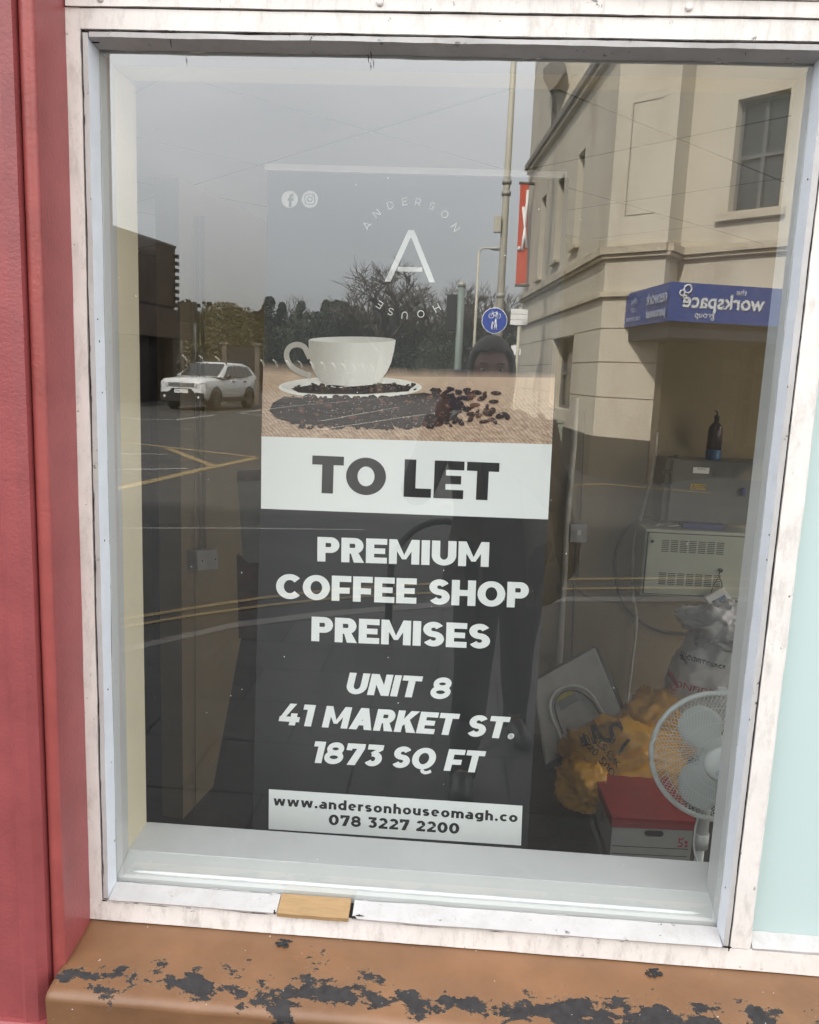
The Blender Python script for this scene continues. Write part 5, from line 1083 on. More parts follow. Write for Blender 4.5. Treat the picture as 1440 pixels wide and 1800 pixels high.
# ------------------------------------------------------------------ posts, lamps and signs
M['galv'] = mat('grey galvanised steel', (.36, .36, .33), .5, .08, 4, metal=.2); M['cream_p'] = mat('cream painted post', (.48, .46, .38), .5, .08, 3)
M['greenp'] = mat('grey green painted pole', (.20, .25, .23), .5, .08, 3); M['sblue'] = mat('blue traffic sign', (.012, .06, .40), .4, .04)
def post(name, label, cat, px, py, Y, r, ztop_, m, taper=.75):
    p = rf(px, py, Y); t = thing(name, label, cat, (p.x, p.y, RZ)); bm = BM(); tube(bm, [(p.x, p.y, RZ-.05), (p.x, p.y, (RZ+ztop_)/2), (p.x, p.y, ztop_)], [r, r*(1+taper)/2, r*taper], 12); obj('pole', bm, m, t); return t, p
t, p = post('utility_pole', 'tall pale pole with a small box strapped half way up, left of the cream building', 'pole', 880, 520, 15, .085, 11, M['cream_p'], .45)
z = at(885, 396, 15).z; bm = BM(); box(bm, p.x-.20, p.x-.07, p.y+.02, p.y+.14, z-.15, z+.15); obj('meter_box', bm, M['cream_p'], t, bevel=.01)
for yy in (320, 340, 520): bm = BM(); zz = at(885, yy, 15).z; tube(bm, [(p.x, p.y, zz-.04), (p.x, p.y, zz+.04)], .088, 12); obj('strap', bm, M['galv'], t)
t, p = post('road_sign', 'round blue cycle and pedestrian route sign on a thin grey post', 'sign', 869, 562, 14.2, .03, at(869, 540, 14.2).z+.05, M['galv'], 1)
cz = at(869, 564, 14.2); c = mir(cz)+V((0, .05, 0)); bm = BM(); Mx = basis(c, (-1, 0, 0), (0, 0, 1)); lathe(bm, [(.235, -.006), (.235, .004), (.232, .006)], Mx, 40); obj('sign_rim', bm, M['text_w'], t)
bm = BM(); lathe(bm, [(.222, .0065), (.222, .009)], Mx, 40); obj('sign_face', bm, M['sblue'], t)
bm = BM(); Mf = Mx @ Matrix.Translation((0, 0, .011)); L2 = lambda pts, r=.007: tube(bm, [Mf @ V((x, y, 0)) for x, y in pts], r, 5)
for cx in (-.065, .065): L2([(cx+.042*math.cos(a), .085+.042*math.sin(a)) for a in [i*PI/9 for i in range(19)]], .006)
L2([(-.065, .085), (-.035, .145), (.04, .145), (.065, .085)]); L2([(-.035, .14), (0, .085), (.04, .145)]); L2([(-.065, .085), (0, .085)]); L2([(.03, .165), (.05, .165)]); L2([(-.05, .155), (-.02, .155)])
lathe(bm, [(.016, 0), (.016, .004)], Mf @ Matrix.Translation((-.02, .015, 0)), 12); L2([(-.02, 0), (-.025, -.07)], .020); L2([(-.035, -.06), (-.045, -.16)], .012); L2([(-.015, -.06), (-.008, -.16)], .012); L2([(.035, -.05), (.04, -.10)], .015); L2([(.035, -.10), (.03, -.16)], .008); L2([(.045, -.10), (.05, -.16)], .008); lathe(bm, [(.012, 0), (.012, .004)], Mf @ Matrix.Translation((.036, -.03, 0)), 10); L2([(0, -.02), (.035, -.075)], .007)
obj('sign_symbol', bm, M['text_w'], t)
t, p = post('traffic_signal', 'grey green traffic signal pole with its black signal head facing away', 'traffic light', 809, 560, 20, .095, at(812, 500, 20).z, M['greenp'], .95)
z = at(800, 550, 20).z; bm = BM(); box(bm, p.x-.36, p.x-.10, p.y-.2, p.y+.08, z-.45, z+.45); obj('signal_head', bm, M['plastic_b'], t, bevel=.02)
bm = BM(); lathe(bm, [(.105, 0), (.105, .09), (.05, .12)], Matrix.Translation((p.x, p.y, at(812, 503, 20).z-.02)), 14); obj('pole_cap', bm, M['galv'], t)
t, p = post('street_lamp', 'slim pale street lamp with a short arm beyond the traffic signal', 'street lamp', 836, 560, 27, .06, at(838, 441, 27).z, M['cream_p'], .6)
z = at(838, 441, 27).z; bm = BM(); tube(bm, smoothpath([(p.x, p.y, z-.05), (p.x+.12, p.y, z+.08), (p.x+.42, p.y, z+.10)]), .03, 6); obj('arm', bm, M['cream_p'], t)
bm = BM(); bmesh.ops.create_icosphere(bm, subdivisions=2, radius=.2, matrix=Matrix.Translation((p.x+.58, p.y, z+.09)) @ Matrix.Diagonal((1.25, .6, .35, 1))); obj('lamp_head', bm, M['galv'], t)
t, p = post('direction_sign', 'slatted white sign board on a pale post beside the cream building', 'sign', 911, 600, 17, .035, at(913, 540, 17).z, M['cream_p'], 1)
bm = BM(); q0_, q1_ = rf(898, 542, 17), rf(928, 542, 17); zt_ = q0_.z
for k in range(3): box(bm, q0_.x, q1_.x, p.y+.04, p.y+.06, zt_-.12-k*.115, zt_-.015-k*.115)
obj('sign_board', bm, M['text_w'], t); 
t, p = post('bollard_sign', 'thin post carrying two small bright white plates by the building', 'sign', 903, 640, 19, .02, at(903, 605, 19).z, M['galv'], 1)
bm = BM(); box(bm, p.x-.09, p.x+.07, p.y+.03, p.y+.05, at(903, 617, 19).z, at(903, 607, 19).z); obj('plate', bm, M['text_w'], t); bm = BM(); box(bm, p.x-.02, p.x+.15, p.y+.06, p.y+.08, at(908, 624, 19).z, at(908, 613, 19).z); obj('plate', bm, M['text_w'], t)
t, p = post('car_park_sign', 'large grey sign board seen from behind on two posts by the brown building', 'sign', 318, 600, 36, .07, at(318, 531, 36).z, M['galv'], 1)
p2 = rf(343, 600, 36); bm = BM(); tube(bm, [(p2.x, p2.y, RZ-.05), (p2.x, p2.y, at(343, 531, 36).z)], .07, 8); obj('pole', bm, M['galv'], t)
bm = BM(); box(bm, p.x-.10, p2.x+.10, p.y+.06, p.y+.10, at(330, 567, 36).z, at(330, 531, 36).z); obj('board', bm, M['eave'], t)
gt = thing('black_gate', 'tall black gate between two cream posts behind the white car', 'gate', rg(424, 690)); Yg = 34
bm = BM(); a, b = rf(402, 610, Yg), rf(447, 612, Yg); box(bm, a.x, b.x, a.y-.1, a.y, RZ, a.z); obj('gate_panel', bm, M['plastic_b'], gt)
bm = BM(); box(bm, a.x-.25, a.x-.05, a.y-.1, a.y+.1, RZ, a.z+.1); box(bm, a.x-.35, a.x+.05, a.y-.15, a.y+.15, a.z+.1, a.z+.2); obj('gate_post', bm, M['eave'], gt)
bm = BM(); box(bm, b.x+.05, b.x+.25, a.y-.1, a.y+.1, RZ, a.z+.1); box(bm, b.x-.05, b.x+.35, a.y-.15, a.y+.15, a.z+.1, a.z+.2); obj('gate_post', bm, M['eave'], gt)
# palisade fence with curled tops along the far edge of the car park
fe = thing('palisade_fence', 'long grey palisade fence with outward curled tops along the edge of the trees', 'fence', rf(600, 655, 40))
bm = BM(); fa, fb = rf(330, 640, 40), rf(800, 658, 70); N_ = 26
for k in range(N_+1):
    t_ = k/N_; p = fa.lerp(fb, t_); p.z = 0; tube(bm, [(p.x, p.y, RZ), (p.x, p.y, 1.02)], .02, 4, 1)
    tube(bm, [(p.x, p.y, 1.02), (p.x-.04, p.y+.02, 1.20), (p.x-.13, p.y+.05, 1.38), (p.x-.29, p.y+.08, 1.50)], [.05, .06, .06, .04], 4)
obj('pales', bm, [M['galv'], M['plastic_b']], fe); bm = BM()
for z in (.0, .9): tube(bm, [(fa.x, fa.y, z), (fb.x, fb.y, z)], .03, 4)
obj('rail', bm, M['plastic_b'], fe)
# hoop stand on the kerb
hp = thing('hoop_stand', 'black tubular hoop stand set in the pavement', 'stand', rg(735, 1150)); Yh = 3.15; a = rf(683, 1090, Yh)
bm = BM(); rr = .30; zt_ = at(770, 915, Yh).z; pts = [(a.x, a.y, GZ-.02), (a.x, a.y, zt_-.33)]+[(a.x+rr-rr*math.cos(t), a.y, zt_-.33+.33*math.sin(t)) for t in [i*PI/14 for i in range(1, 14)]]+[(a.x+2*rr, a.y, zt_-.33), (a.x+2*rr, a.y, GZ-.02)]
tube(bm, pts, .022, 10); obj('hoop', bm, M['plastic_b'], hp)

# ------------------------------------------------------------------ brown clad building on the left
lb = thing('clad_building', 'brown clad flat roofed building with a ribbed edge and dark ground floor openings', 'building', rf(308, 500, 34))
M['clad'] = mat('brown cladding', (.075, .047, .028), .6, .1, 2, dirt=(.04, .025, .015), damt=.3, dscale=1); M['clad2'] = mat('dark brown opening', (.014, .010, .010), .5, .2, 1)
zT = at(308, 437, 34).z; P = at(308, 437, 34); Q = atz(195, 400, zT); P.z = Q.z = 0; Q = P+(Q-P)*2.2; dq = (Q-P).normalized(); dn = V((dq.y, -dq.x, 0)); dn = dn if dn.x < 0 else -dn
def lbx(u0, u1, d0, d1, z0, z1, m, name):
    bm = BM(); c = [P+dq*u0+dn*d0, P+dq*u1+dn*d0, P+dq*u1+dn*d1, P+dq*u0+dn*d1]; hexa(bm, [mir(V((v.x, v.y, z0))) for v in c], [mir(V((v.x, v.y, z1))) for v in c]); return obj(name, bm, m, lb)
zm1, zm2, zm3 = at(308, 540, 34).z, at(308, 563, 34).z, at(308, 596, 34).z
Lq = (Q-P).length
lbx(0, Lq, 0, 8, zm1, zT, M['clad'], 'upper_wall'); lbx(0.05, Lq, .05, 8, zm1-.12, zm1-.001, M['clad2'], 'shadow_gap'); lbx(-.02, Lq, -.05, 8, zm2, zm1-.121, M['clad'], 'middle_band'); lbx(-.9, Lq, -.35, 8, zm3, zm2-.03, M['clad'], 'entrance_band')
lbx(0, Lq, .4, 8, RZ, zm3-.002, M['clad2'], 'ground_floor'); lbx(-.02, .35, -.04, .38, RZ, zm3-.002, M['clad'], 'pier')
lbx(-.01, Lq, -.06, 8, zT+.001, zT+.10, M['eave'], 'coping')
bm = BM(); k = 0; z = zm1
while z < zT-.1:
    q = mir(V((P.x, P.y, 0))); box(bm, q.x, q.x+.12, q.y-.16, q.y+.10, z, z+.14); z += .29
obj('ribbed_edge', bm, M['clad'], lb)

# ------------------------------------------------------------------ trees
M['bark'] = mat('grey brown bark', (.085, .070, .055), .9, .2, 5); M['leaf'] = mat('dark evergreen foliage', (.042, .050, .030), .8, .4, .9); M['leaf2'] = mat('olive spring foliage', (.075, .070, .030), .8, .4, .9)
def bare_tree(seed, spread, n_main=7, depth=5):
    R_ = random.Random(seed); bm = BM()
    def br(p, d, ln, r, dep):
        q = p+d*ln; mid = p.lerp(q, .5)+V((R_.uniform(-1, 1), R_.uniform(-1, 1), 0))*ln*.06
        tube(bm, [p, mid, q], [r, r*.85, r*.68], 5 if r > .012 else 3, cap=False)
        if dep == 0: return
        for k in range(3 if dep > 1 else 4):
            a = R_.uniform(0, 2*PI); sp = spread*R_.uniform(.45, 1.1); side = V((math.cos(a), math.sin(a), R_.uniform(-.1, .35)))
            br(p.lerp(q, R_.uniform(.55, 1)), (d*(1-sp*.35)+side*sp).normalized(), ln*R_.uniform(.62, .82), r*.58, dep-1)
    tube(bm, [(0, 0, -.2), (0, 0, .1), (.01, 0, .34)], [.035, .028, .022], 8)
    for k in range(n_main):
        a = 2*PI*k/n_main+R_.uniform(-.3, .3); sp = spread*R_.uniform(.5, 1.1); br(V((0, 0, R_.uniform(.20, .34))), V((math.cos(a)*sp, math.sin(a)*sp, 1)).normalized(), .22*R_.uniform(.8, 1.1), .013, depth-1)
    return bm
def leafy(seed, kind):
    R_ = random.Random(seed); bm = BM()
    for k in range(8000):
        if kind == 'cone': h = R_.random()**.8; rad = (.04+.36*(1-h)**.8)*(.65+.5*abs(noise.noise(V((h*7, seed, 0))))); z = .1+.9*h
        else:
            z = R_.random(); h = z; rad = .42*math.sin(PI*min(1, .18+z*.78))**.7; z = .12+.88*z
        a = R_.uniform(0, 2*PI); r_ = rad*math.sqrt(R_.random()); c = V((math.cos(a)*r_, math.sin(a)*r_, z)); dens = noise.noise(c*7+V((seed, 0, 0)))
        if dens < -.12: continue
        s = R_.uniform(.007, .016); u = V((R_.uniform(-1, 1), R_.uniform(-1, 1), R_.uniform(-1, 1))).normalized(); v = u.orthogonal().normalized(); bm.faces.new([bm.verts.new(c+q) for q in (u*s, v*s*.7, -u*s, -v*s*.7)])
    return bm
protos = {}
def tree(kind, px, topy, Y, wid, name, label, group):
    b0_ = atz(px, 690, RZ); zt_ = at(px, topy, Y).z; x = at(px, topy, Y).x; hgt = zt_-RZ; q = mir(V((x, Y, 0)))
    t = thing(name, label, 'tree', (q.x, q.y, RZ), group)
    if kind not in protos:
        if kind.startswith('bare'): me = [('trunk', bare_tree(sum(map(ord, kind)), .75 if kind != 'bare_tall' else .95, 8 if kind == 'bare_tall' else 6), M['bark'])]
        else:
            tb = BM(); tube(tb, [(0, 0, -.1), (0, 0, .5), (0, 0, .85)], [.03, .02, .008], 6); me = [('trunk', tb, M['bark']), ('crown', leafy(len(protos)+3, 'cone' if kind == 'cone' else 'round'), M['leaf2'] if kind == 'olive' else M['leaf'])]
        lst = []
        for nm, bm_, mm in me:
            if kind.startswith('bare'):
                zm = max(v.co.z for v in bm_.verts)
                for v in bm_.verts: v.co = V((v.co.x/zm, v.co.y/zm, v.co.z/zm))
            m_ = bpy.data.meshes.new(nm); bm_.to_mesh(m_); bm_.free(); m_.materials.append(mm); lst.append((nm, m_))
        protos[kind] = lst
    for nm, m_ in protos[kind]:
        o = bpy.data.objects.new(nm, m_); COL.objects.link(o); o.parent = t
    t.scale = (hgt*wid, hgt*wid, hgt); t.rotation_euler = (0, 0, px*1.7)
spec = [('olive', 322, 548, 58, 1.1), ('bare_b', 345, 545, 60, .8), ('olive', 366, 548, 62, 1.2), ('olive', 398, 532, 52, 1.15), ('olive', 425, 540, 56, 1.1), ('round', 448, 548, 60, 1.0), ('cone', 474, 522, 62, 1.1), ('round', 460, 552, 66, 1.0), ('cone', 496, 532, 64, .9), ('bare_b', 513, 515, 66, .7),
        ('cone', 530, 530, 60, .9), ('round', 552, 548, 62, .9), ('cone', 574, 528, 66, .9), ('round', 596, 530, 68, .9), ('bare_a', 612, 508, 70, .9), ('bare_tall', 676, 450, 58, 1.0), ('bare_a', 640, 500, 66, .9), ('bare_b', 724, 492, 66, .9), ('round', 655, 562, 62, 1.3), ('round', 705, 566, 64, 1.3), ('bare_a', 752, 512, 62, .9),
        ('round', 745, 575, 60, 1.3), ('bare_b', 782, 530, 60, .9), ('bare_tall', 822, 486, 58, .8), ('bare_a', 853, 488, 56, .8), ('round', 800, 566, 56, 1.3), ('round', 850, 566, 56, 1.2), ('bare_b', 903, 515, 54, .9), ('round', 895, 572, 54, 1.2), ('round', 610, 560, 60, 1.3), ('round', 570, 566, 58, 1.3), ('round', 520, 560, 58, 1.2)]
nmz = {'olive': ('broadleaf_tree', 'olive green tree coming into leaf beyond the car park', 'olive trees beyond the car park'), 'cone': ('conifer_tree', 'dark narrow topped conifer beyond the car park', 'conifers beyond the car park'), 'round': ('evergreen_tree', 'dark bushy evergreen filling the far tree line', 'bushy evergreens of the far tree line'),
       'bare_a': ('bare_tree', 'leafless tree with fine grey twigs in the far tree line', 'leafless trees of the far tree line'), 'bare_b': ('bare_tree', 'leafless tree with fine grey twigs in the far tree line', 'leafless trees of the far tree line')}
for k, px, ty, Y, wd_ in spec:
    if k == 'bare_tall': tree(k, px, ty, Y, wd_, 'bare_tree', 'tallest leafless tree, spreading above the others in the tree line' if px < 700 else 'tall leafless tree right of the traffic signal pole', None)
    else: tree(k, px, ty, Y, wd_, *nmz[k])
R_ = random.Random(5); bm = BM()
for k in range(32000):
    x = R_.uniform(-75, 75); y = -R_.uniform(72, 84); top_ = 4.6+1.6*noise.noise(V((x*.15, 3, 0)))+.9*noise.noise(V((x*.6, 7, 0))); z = RZ+R_.random()**.8*(top_+1.9)
    s = R_.uniform(.15, .38); u = V((R_.uniform(-1, 1), R_.uniform(-1, 1), R_.uniform(-1, 1))).normalized(); v = u.orthogonal().normalized(); c = V((x, y, z)); bm.faces.new([bm.verts.new(c+q) for q in (u*s, v*s*.8, -u*s, -v*s*.8)])
o = obj('distant_wood', bm, M['leaf']); tag(o, 'dark mass of woodland closing the view beyond the fence', 'wood', kind='stuff')

# ------------------------------------------------------------------ white car in the car park
M['carw'] = mat('white car paint', (.62, .64, .65), .28, .03, 2, coat=.5, dirt=(.3, .3, .28), damt=.15, dscale=2); M['tyre'] = mat('tyre rubber', (.018, .018, .018), .8, .2, 20); M['rim'] = mat('alloy wheel', (.22, .22, .23), .4, .05, 6, metal=.5); M['cgl'] = mat('tinted car glass', (.02, .025, .03), .08, .1); M['lampg'] = mat('headlamp glass', (.55, .57, .58), .12, .08, 30)
def car(origin, heading):
    t = thing('parked_car', 'white estate car with roof rails and black lower trim in the car park', 'car', origin)
    Mc = Matrix.Translation(origin) @ Matrix.Rotation(heading, 4, 'Z') @ Matrix.Diagonal((1, 1, 1.07, 1))     # local +x = nose
    # stations: x, half width, bottom z, waist z (body side top), bonnet or roof z at centre
    st = [(2.17, .74, .42, .88, .92), (2.12, .85, .34, .98, 1.02), (1.95, .89, .30, 1.02, 1.07), (1.45, .895, .30, 1.04, 1.11), (.95, .90, .30, 1.04, 1.12), (.80, .90, .30, 1.05, 1.14), (0, .905, .30, 1.06, 1.14), (-.9, .905, .30, 1.09, 1.16), (-1.6, .895, .32, 1.12, 1.18), (-2.0, .87, .36, 1.10, 1.16), (-2.14, .80, .42, 1.02, 1.06), (-2.17, .66, .50, .90, .92)]
    bm = BM(); rings = []
    for x, w_, zb, zw, zc in st:
        half = [(0, zb), (w_*.80, zb), (w_*.97, zb+.10), (w_, zb+.30 if zb+.30 < zw-.1 else (zb+zw)/2), (w_*.985, zw-.06), (w_*.90, zw), (w_*.5, zc-.012), (0, zc)]
        ring = [bm.verts.new(Mc @ V((x, y, z))) for y, z in half]+[bm.verts.new(Mc @ V((x, -y, z))) for y, z in half[-2:0:-1]]; rings.append(ring)
    for a, b in zip(rings, rings[1:]):
        for k in range(len(a)): f = bm.faces.new([a[k], a[(k+1) % len(a)], b[(k+1) % len(a)], b[k]]); f.smooth = True
    bm.faces.new(rings[0]); bm.faces.new(rings[-1])
    cab = [(.98, .80, 1.10, 1.12), (.20, .70, 1.08, 1.555), (-.1, .69, 1.08, 1.60), (-1.3, .68, 1.08, 1.60), (-1.88, .65, 1.10, 1.54), (-2.12, .72, 1.08, 1.15)]
    rg_ = []
    for x, w_, zb, zt in cab:
        half = [(w_+.13, zb-.03), (w_+.02 if zt > 1.3 else w_+.10, zt-.09 if zt > 1.3 else zt-.01), (w_-.10, zt-.01), (0, zt+.015)]
        rg_.append([bm.verts.new(Mc @ V((x, y, z))) for y, z in half]+[bm.verts.new(Mc @ V((x, -y, z))) for y, z in half[-2::-1]])
    for a, b in zip(rg_, rg_[1:]):
        for k in range(len(a)-1): f = bm.faces.new([a[k], a[k+1], b[k+1], b[k]]); f.smooth = True
    obj('body', bm, M['carw'], t)
    def side(pts, m, name, th=.012):
        for s in (1, -1):
            bm = BM(); a = [Mc @ V((x, s*y, z)) for x, y, z in pts]; b = [Mc @ V((x, s*(y+th), z)) for x, y, z in pts]; hexa(bm, a, b); obj(name, bm, m, t)
    wy = lambda z: .875-.15*(z-1.09)/.42+.012
    for pts in ([(.72, 1.11), (.60, 1.18), (.16, 1.47), (-.12, 1.50), (-.14, 1.11)], [(-.22, 1.11), (-.22, 1.50), (-.98, 1.50), (-1.10, 1.30), (-1.12, 1.13)], [(-1.2, 1.15), (-1.16, 1.32), (-1.06, 1.49), (-1.42, 1.47), (-1.72, 1.20)]): side([(x, wy(z), z) for x, z in pts], M['cgl'], 'side_window')
    bm = BM(); q = [(.96, -.74, 1.135), (.96, .74, 1.135), (.25, .64, 1.545), (.25, -.64, 1.545)]; hexa(bm, [Mc @ V(v) for v in q], [Mc @ (V(v)+V((.02, 0, .012))) for v in q]); obj('windscreen', bm, M['cgl'], t)
    bm = BM(); q = [(-2.05, -.66, 1.17), (-2.05, .66, 1.17), (-1.80, .58, 1.50), (-1.80, -.58, 1.50)]; hexa(bm, [Mc @ V(v) for v in q], [Mc @ (V(v)+V((-.02, 0, .01))) for v in q]); obj('rear_window', bm, M['cgl'], t)
    for x in (1.33, -1.34):
        for s in (1, -1):
            Mw = Mc @ Matrix.Translation((x, s*.80, .345)) @ Matrix.Rotation(-s*PI/2, 4, 'X')
            bm = BM(); lathe(bm, [(.20, -.11), (.33, -.10), (.345, -.06), (.345, .08), (.325, .115), (.225, .118)], Mw, 28); wo = obj('wheel', bm, M['tyre'], t)
            bm = BM(); lathe(bm, [(.225, .10), (.225, .119), (.20, .112), (.06, .100)], Mw, 24)
            for k in range(8): box(bm, .03, .215, -.018, .018, .112, .122, 0, Mw @ Matrix.Rotation(k*PI/4, 4, 'Z'))
            obj('rim', bm, M['rim'], wo)
            bm = BM(); tube(bm, [Mc @ V((x+.42*math.cos(a), s*.895, .345+.42*math.sin(a))) for a in [i*PI/12 for i in range(13)]], .045, 6); obj('wheel_arch', bm, M['plastic_b'], t)
    side([(1.0, .900, .30), (1.0, .905, .44), (-.98, .905, .44), (-.98, .900, .30)], M['plastic_b'], 'sill_trim', .02)
    bm = BM(); q = [(2.165, -.82, .30), (2.165, .82, .30), (2.180, .84, .58), (2.185, .50, .60), (2.195, .36, .72), (2.195, -.36, .72), (2.185, -.50, .60), (2.180, -.84, .58)]; hexa(bm, [Mc @ V(v) for v in q], [Mc @ (V(v)-V((.25, 0, 0))) for v in q]); obj('front_bumper', bm, M['plastic_b'], t)
    bm = BM(); box(bm, 2.10, 2.185, -.50, .50, .765, .90, 0, Mc); obj('grille', bm, M['gframe'], t, bevel=.01)
    bm = BM()
    for zz in (.79, .83, .87): box(bm, 2.186, 2.192, -.44, .44, zz, zz+.008, 0, Mc)
    box(bm, 2.186, 2.200, -.06, .06, .79, .875, 0, Mc); obj('grille_bars', bm, M['chrome'], t)
    for s in (1, -1):
        bm = BM(); q = [(2.175, s*.51, .775), (2.13, s*.80, .785), (1.98, s*.895, .82), (2.0, s*.895, .93), (2.13, s*.80, .925), (2.175, s*.51, .905)]; hexa(bm, [Mc @ V(v) for v in q], [Mc @ (V(v)+V((.03, s*.012, 0))) for v in q]); obj('headlight', bm, M['lampg'], t)
        bm = BM(); lathe(bm, [(.045, 0), (.045, .03)], Mc @ Matrix.Translation((2.17, s*.66, .45)) @ Matrix.Rotation(PI/2, 4, 'Y'), 12); obj('fog_lamp', bm, M['lampg'], t)
        bm = BM(); tube(bm, smoothpath([Mc @ V(v) for v in [(.15, s*.66, 1.56), (0, s*.68, 1.655), (-.6, s*.68, 1.675), (-1.3, s*.67, 1.66), (-1.5, s*.66, 1.58)]]), .028, 6); obj('roof_rail', bm, M['plastic_b'], t)
        bm = BM(); bmesh.ops.create_icosphere(bm, subdivisions=2, radius=.12, matrix=Mc @ Matrix.Translation((.62, s*1.0, 1.14)) @ Matrix.Diagonal((.6, 1, .75, 1))); obj('door_mirror', bm, M['plastic_b'], t, smooth=True)
        for xx in (-.02, -.98): bm = BM(); box(bm, xx-.10, xx+.10, s*.905-.015, s*.905+.03, .95, .985, 0, Mc); obj('door_handle', bm, M['plastic_b'], t)
    bm = BM(); box(bm, 2.197, 2.205, -.26, .26, .575, .69, 0, Mc); plate = obj('number_plate', bm, M['text_w'], t)
    bm = BM(); Mp = Mc @ Matrix.Translation((2.208, 0, .632)) @ Matrix(((0, 0, 1, 0), (1, 0, 0, 0), (0, 1, 0, 0), (0, 0, 0, 1))); plain_text(bm, 'YHZ 2083', .115, Mp); obj('plate_lettering', bm, M['text_b'], plate)
    return t
g = rg(372, 722, RZ); vd = (V((g.x, g.y))-V((CP.x, -CP.y*0+.07+1.41))).normalized()
bv = at(372, 680, 29.2); pr_ = mir(bv); cview = V((-bv.x+CP.x, 0, 0))
th = math.atan2(bv.y-CP.y, bv.x-CP.x)                   # direction of the sight line, as seen in the pane
hv = th+PI-math.radians(28)                            # nose turned 28 degrees off the sight line
hv = math.atan2(math.sin(hv), math.cos(hv))
car(V((pr_.x, pr_.y, RZ)), -hv)
# ------------------------------------------------------------------ the woman taking the photograph, standing on the pavement
M['skin'] = mat('skin', (.32, .18, .135), .5, .06, 8); M['hair'] = mat('dark brown hair', (.030, .018, .014), .5, .3, 60, .4, 200, stretch=(6, 6, .6)); M['coat'] = mat('grey wool cardigan', (.10, .09, .088), .9, .12, 30, .4, 300)
M['trous'] = mat('black trousers', (.010, .010, .011), .8, .2, 10); M['top'] = mat('black top', (.013, .013, .015), .8, .2, 10); M['bagb'] = mat('brown leather bag', (.055, .038, .022), .5, .15, 8)
pe = thing('person', 'woman in an open grey cardigan and black trousers photographing the window with a phone', 'person', (.82, -1.65, GZ))
fr, fl = rg(812, 1385), rg(903, 1292)
hip = V((.84, -1.66, .34)); neck = V((.775, -1.64, .90)); hd = V((.757, -1.625, 1.045))
def skinned(name, verts, edges, m, parent, sub=2):
    me = bpy.data.meshes.new(name); me.from_pydata([tuple(v[0]) for v in verts], edges, []); me.materials.append(m)
    o = bpy.data.objects.new(name, me); link(o, parent); md = o.modifiers.new('skin', 'SKIN'); md.use_smooth_shade = True
    if not me.skin_vertices: o.modifiers.new('x', 'SKIN'); o.modifiers.remove(o.modifiers[-1])
    sv = me.skin_vertices[0].data
    for i, v in enumerate(verts): sv[i].radius = (v[1], v[2] if len(v) > 2 else v[1])
    sv[0].use_root = True; s_ = o.modifiers.new('sub', 'SUBSURF'); s_.levels = sub; s_.render_levels = sub; return o
shR, shL = V((.59, -1.66, .845)), V((.945, -1.66, .845)); elR, elL = V((.50, -1.60, .60)), V((1.02, -1.60, .60))
wrR, wrL = V((.585, -1.475, .885)), V((.735, -1.475, .875))
kR = V((.745, (fr.y-1.66)/2+.07, -.03)); kL = V((.925, (fl.y-1.66)/2+.05, -.03)); aR = V((fr.x, fr.y, -.42)); aL = V((fl.x, fl.y, -.42))
hR, hL = hip+V((-.09, 0, -.02)), hip+V((.09, 0, -.02))
vs = [(hip, .14, .11), (hip+V((-.01, 0, .18)), .125, .10), (hip+V((-.035, 0, .40)), .15, .105), (neck-V((0, 0, .02)), .055), (hd-V((0, 0, .06)), .055), (shR, .055), (elR, .042), (wrR, .028), (shL, .055), (elL, .042), (wrL, .028), (hR, .085), (kR, .058), (aR, .034), (aR+V((-.01, .09, -.045)), .022), (hL, .085), (kL, .058), (aL, .034), (aL+V((.03, .09, -.045)), .022)]
ed = [(0,1),(1,2),(2,3),(3,4),(2,5),(5,6),(6,7),(2,8),(8,9),(9,10),(0,11),(11,12),(12,13),(13,14),(0,15),(15,16),(16,17),(17,18)]
skinned('body', vs, ed, M['skin'], pe)
leg = [(hip, .165, .13), (hR, .115), (hR.lerp(kR, .5), .098), (kR, .076), (kR.lerp(aR, .5), .070), (aR+V((0, 0, .03)), .050), (hL, .115), (hL.lerp(kL, .5), .098), (kL, .076), (kL.lerp(aL, .5), .070), (aL+V((0, 0, .03)), .050)]
skinned('trousers', leg, [(0,1),(1,2),(2,3),(3,4),(4,5),(0,6),(6,7),(7,8),(8,9),(9,10)], M['trous'], pe)
for a_, s_ in ((aR, -.01), (aL, .03)):
    bm = BM(); tube(bm, [a_+V((0, -.01, .20)), a_+V((0, -.01, .06)), a_+V((0, -.015, -.035))], [.060, .054, .052], 12); tube(bm, smoothpath([a_+V((-s_*.2, -.05, -.035)), a_+V((s_*.3, .04, -.035)), a_+V((s_, .13, -.047)), a_+V((s_*1.2, .17, -.058))], 4), [.040]*4+[.044]*4+[.042, .038, .032, .026, .016], 12); obj('boot', bm, M['plastic_b'], pe, smooth=True)
bm = BM(); rings = []
for z, cx, rx, ry in [(.30, .84, .175, .135), (.45, .835, .155, .125), (.62, .815, .165, .125), (.76, .80, .185, .12), (.86, .785, .16, .10), (.905, .775, .075, .07)]:
    rings.append([bm.verts.new((cx+rx*math.cos(t), -1.655+ry*math.sin(t), z)) for t in [2*PI*k/28 for k in range(28)]])
for a, b in zip(rings, rings[1:]):
    for k in range(28): bm.faces.new([a[k], a[(k+1) % 28], b[(k+1) % 28], b[k]])
obj('top', bm, M['top'], pe, smooth=True)
bm = BM(); rings = []; a0, a1 = math.radians(112), math.radians(428)
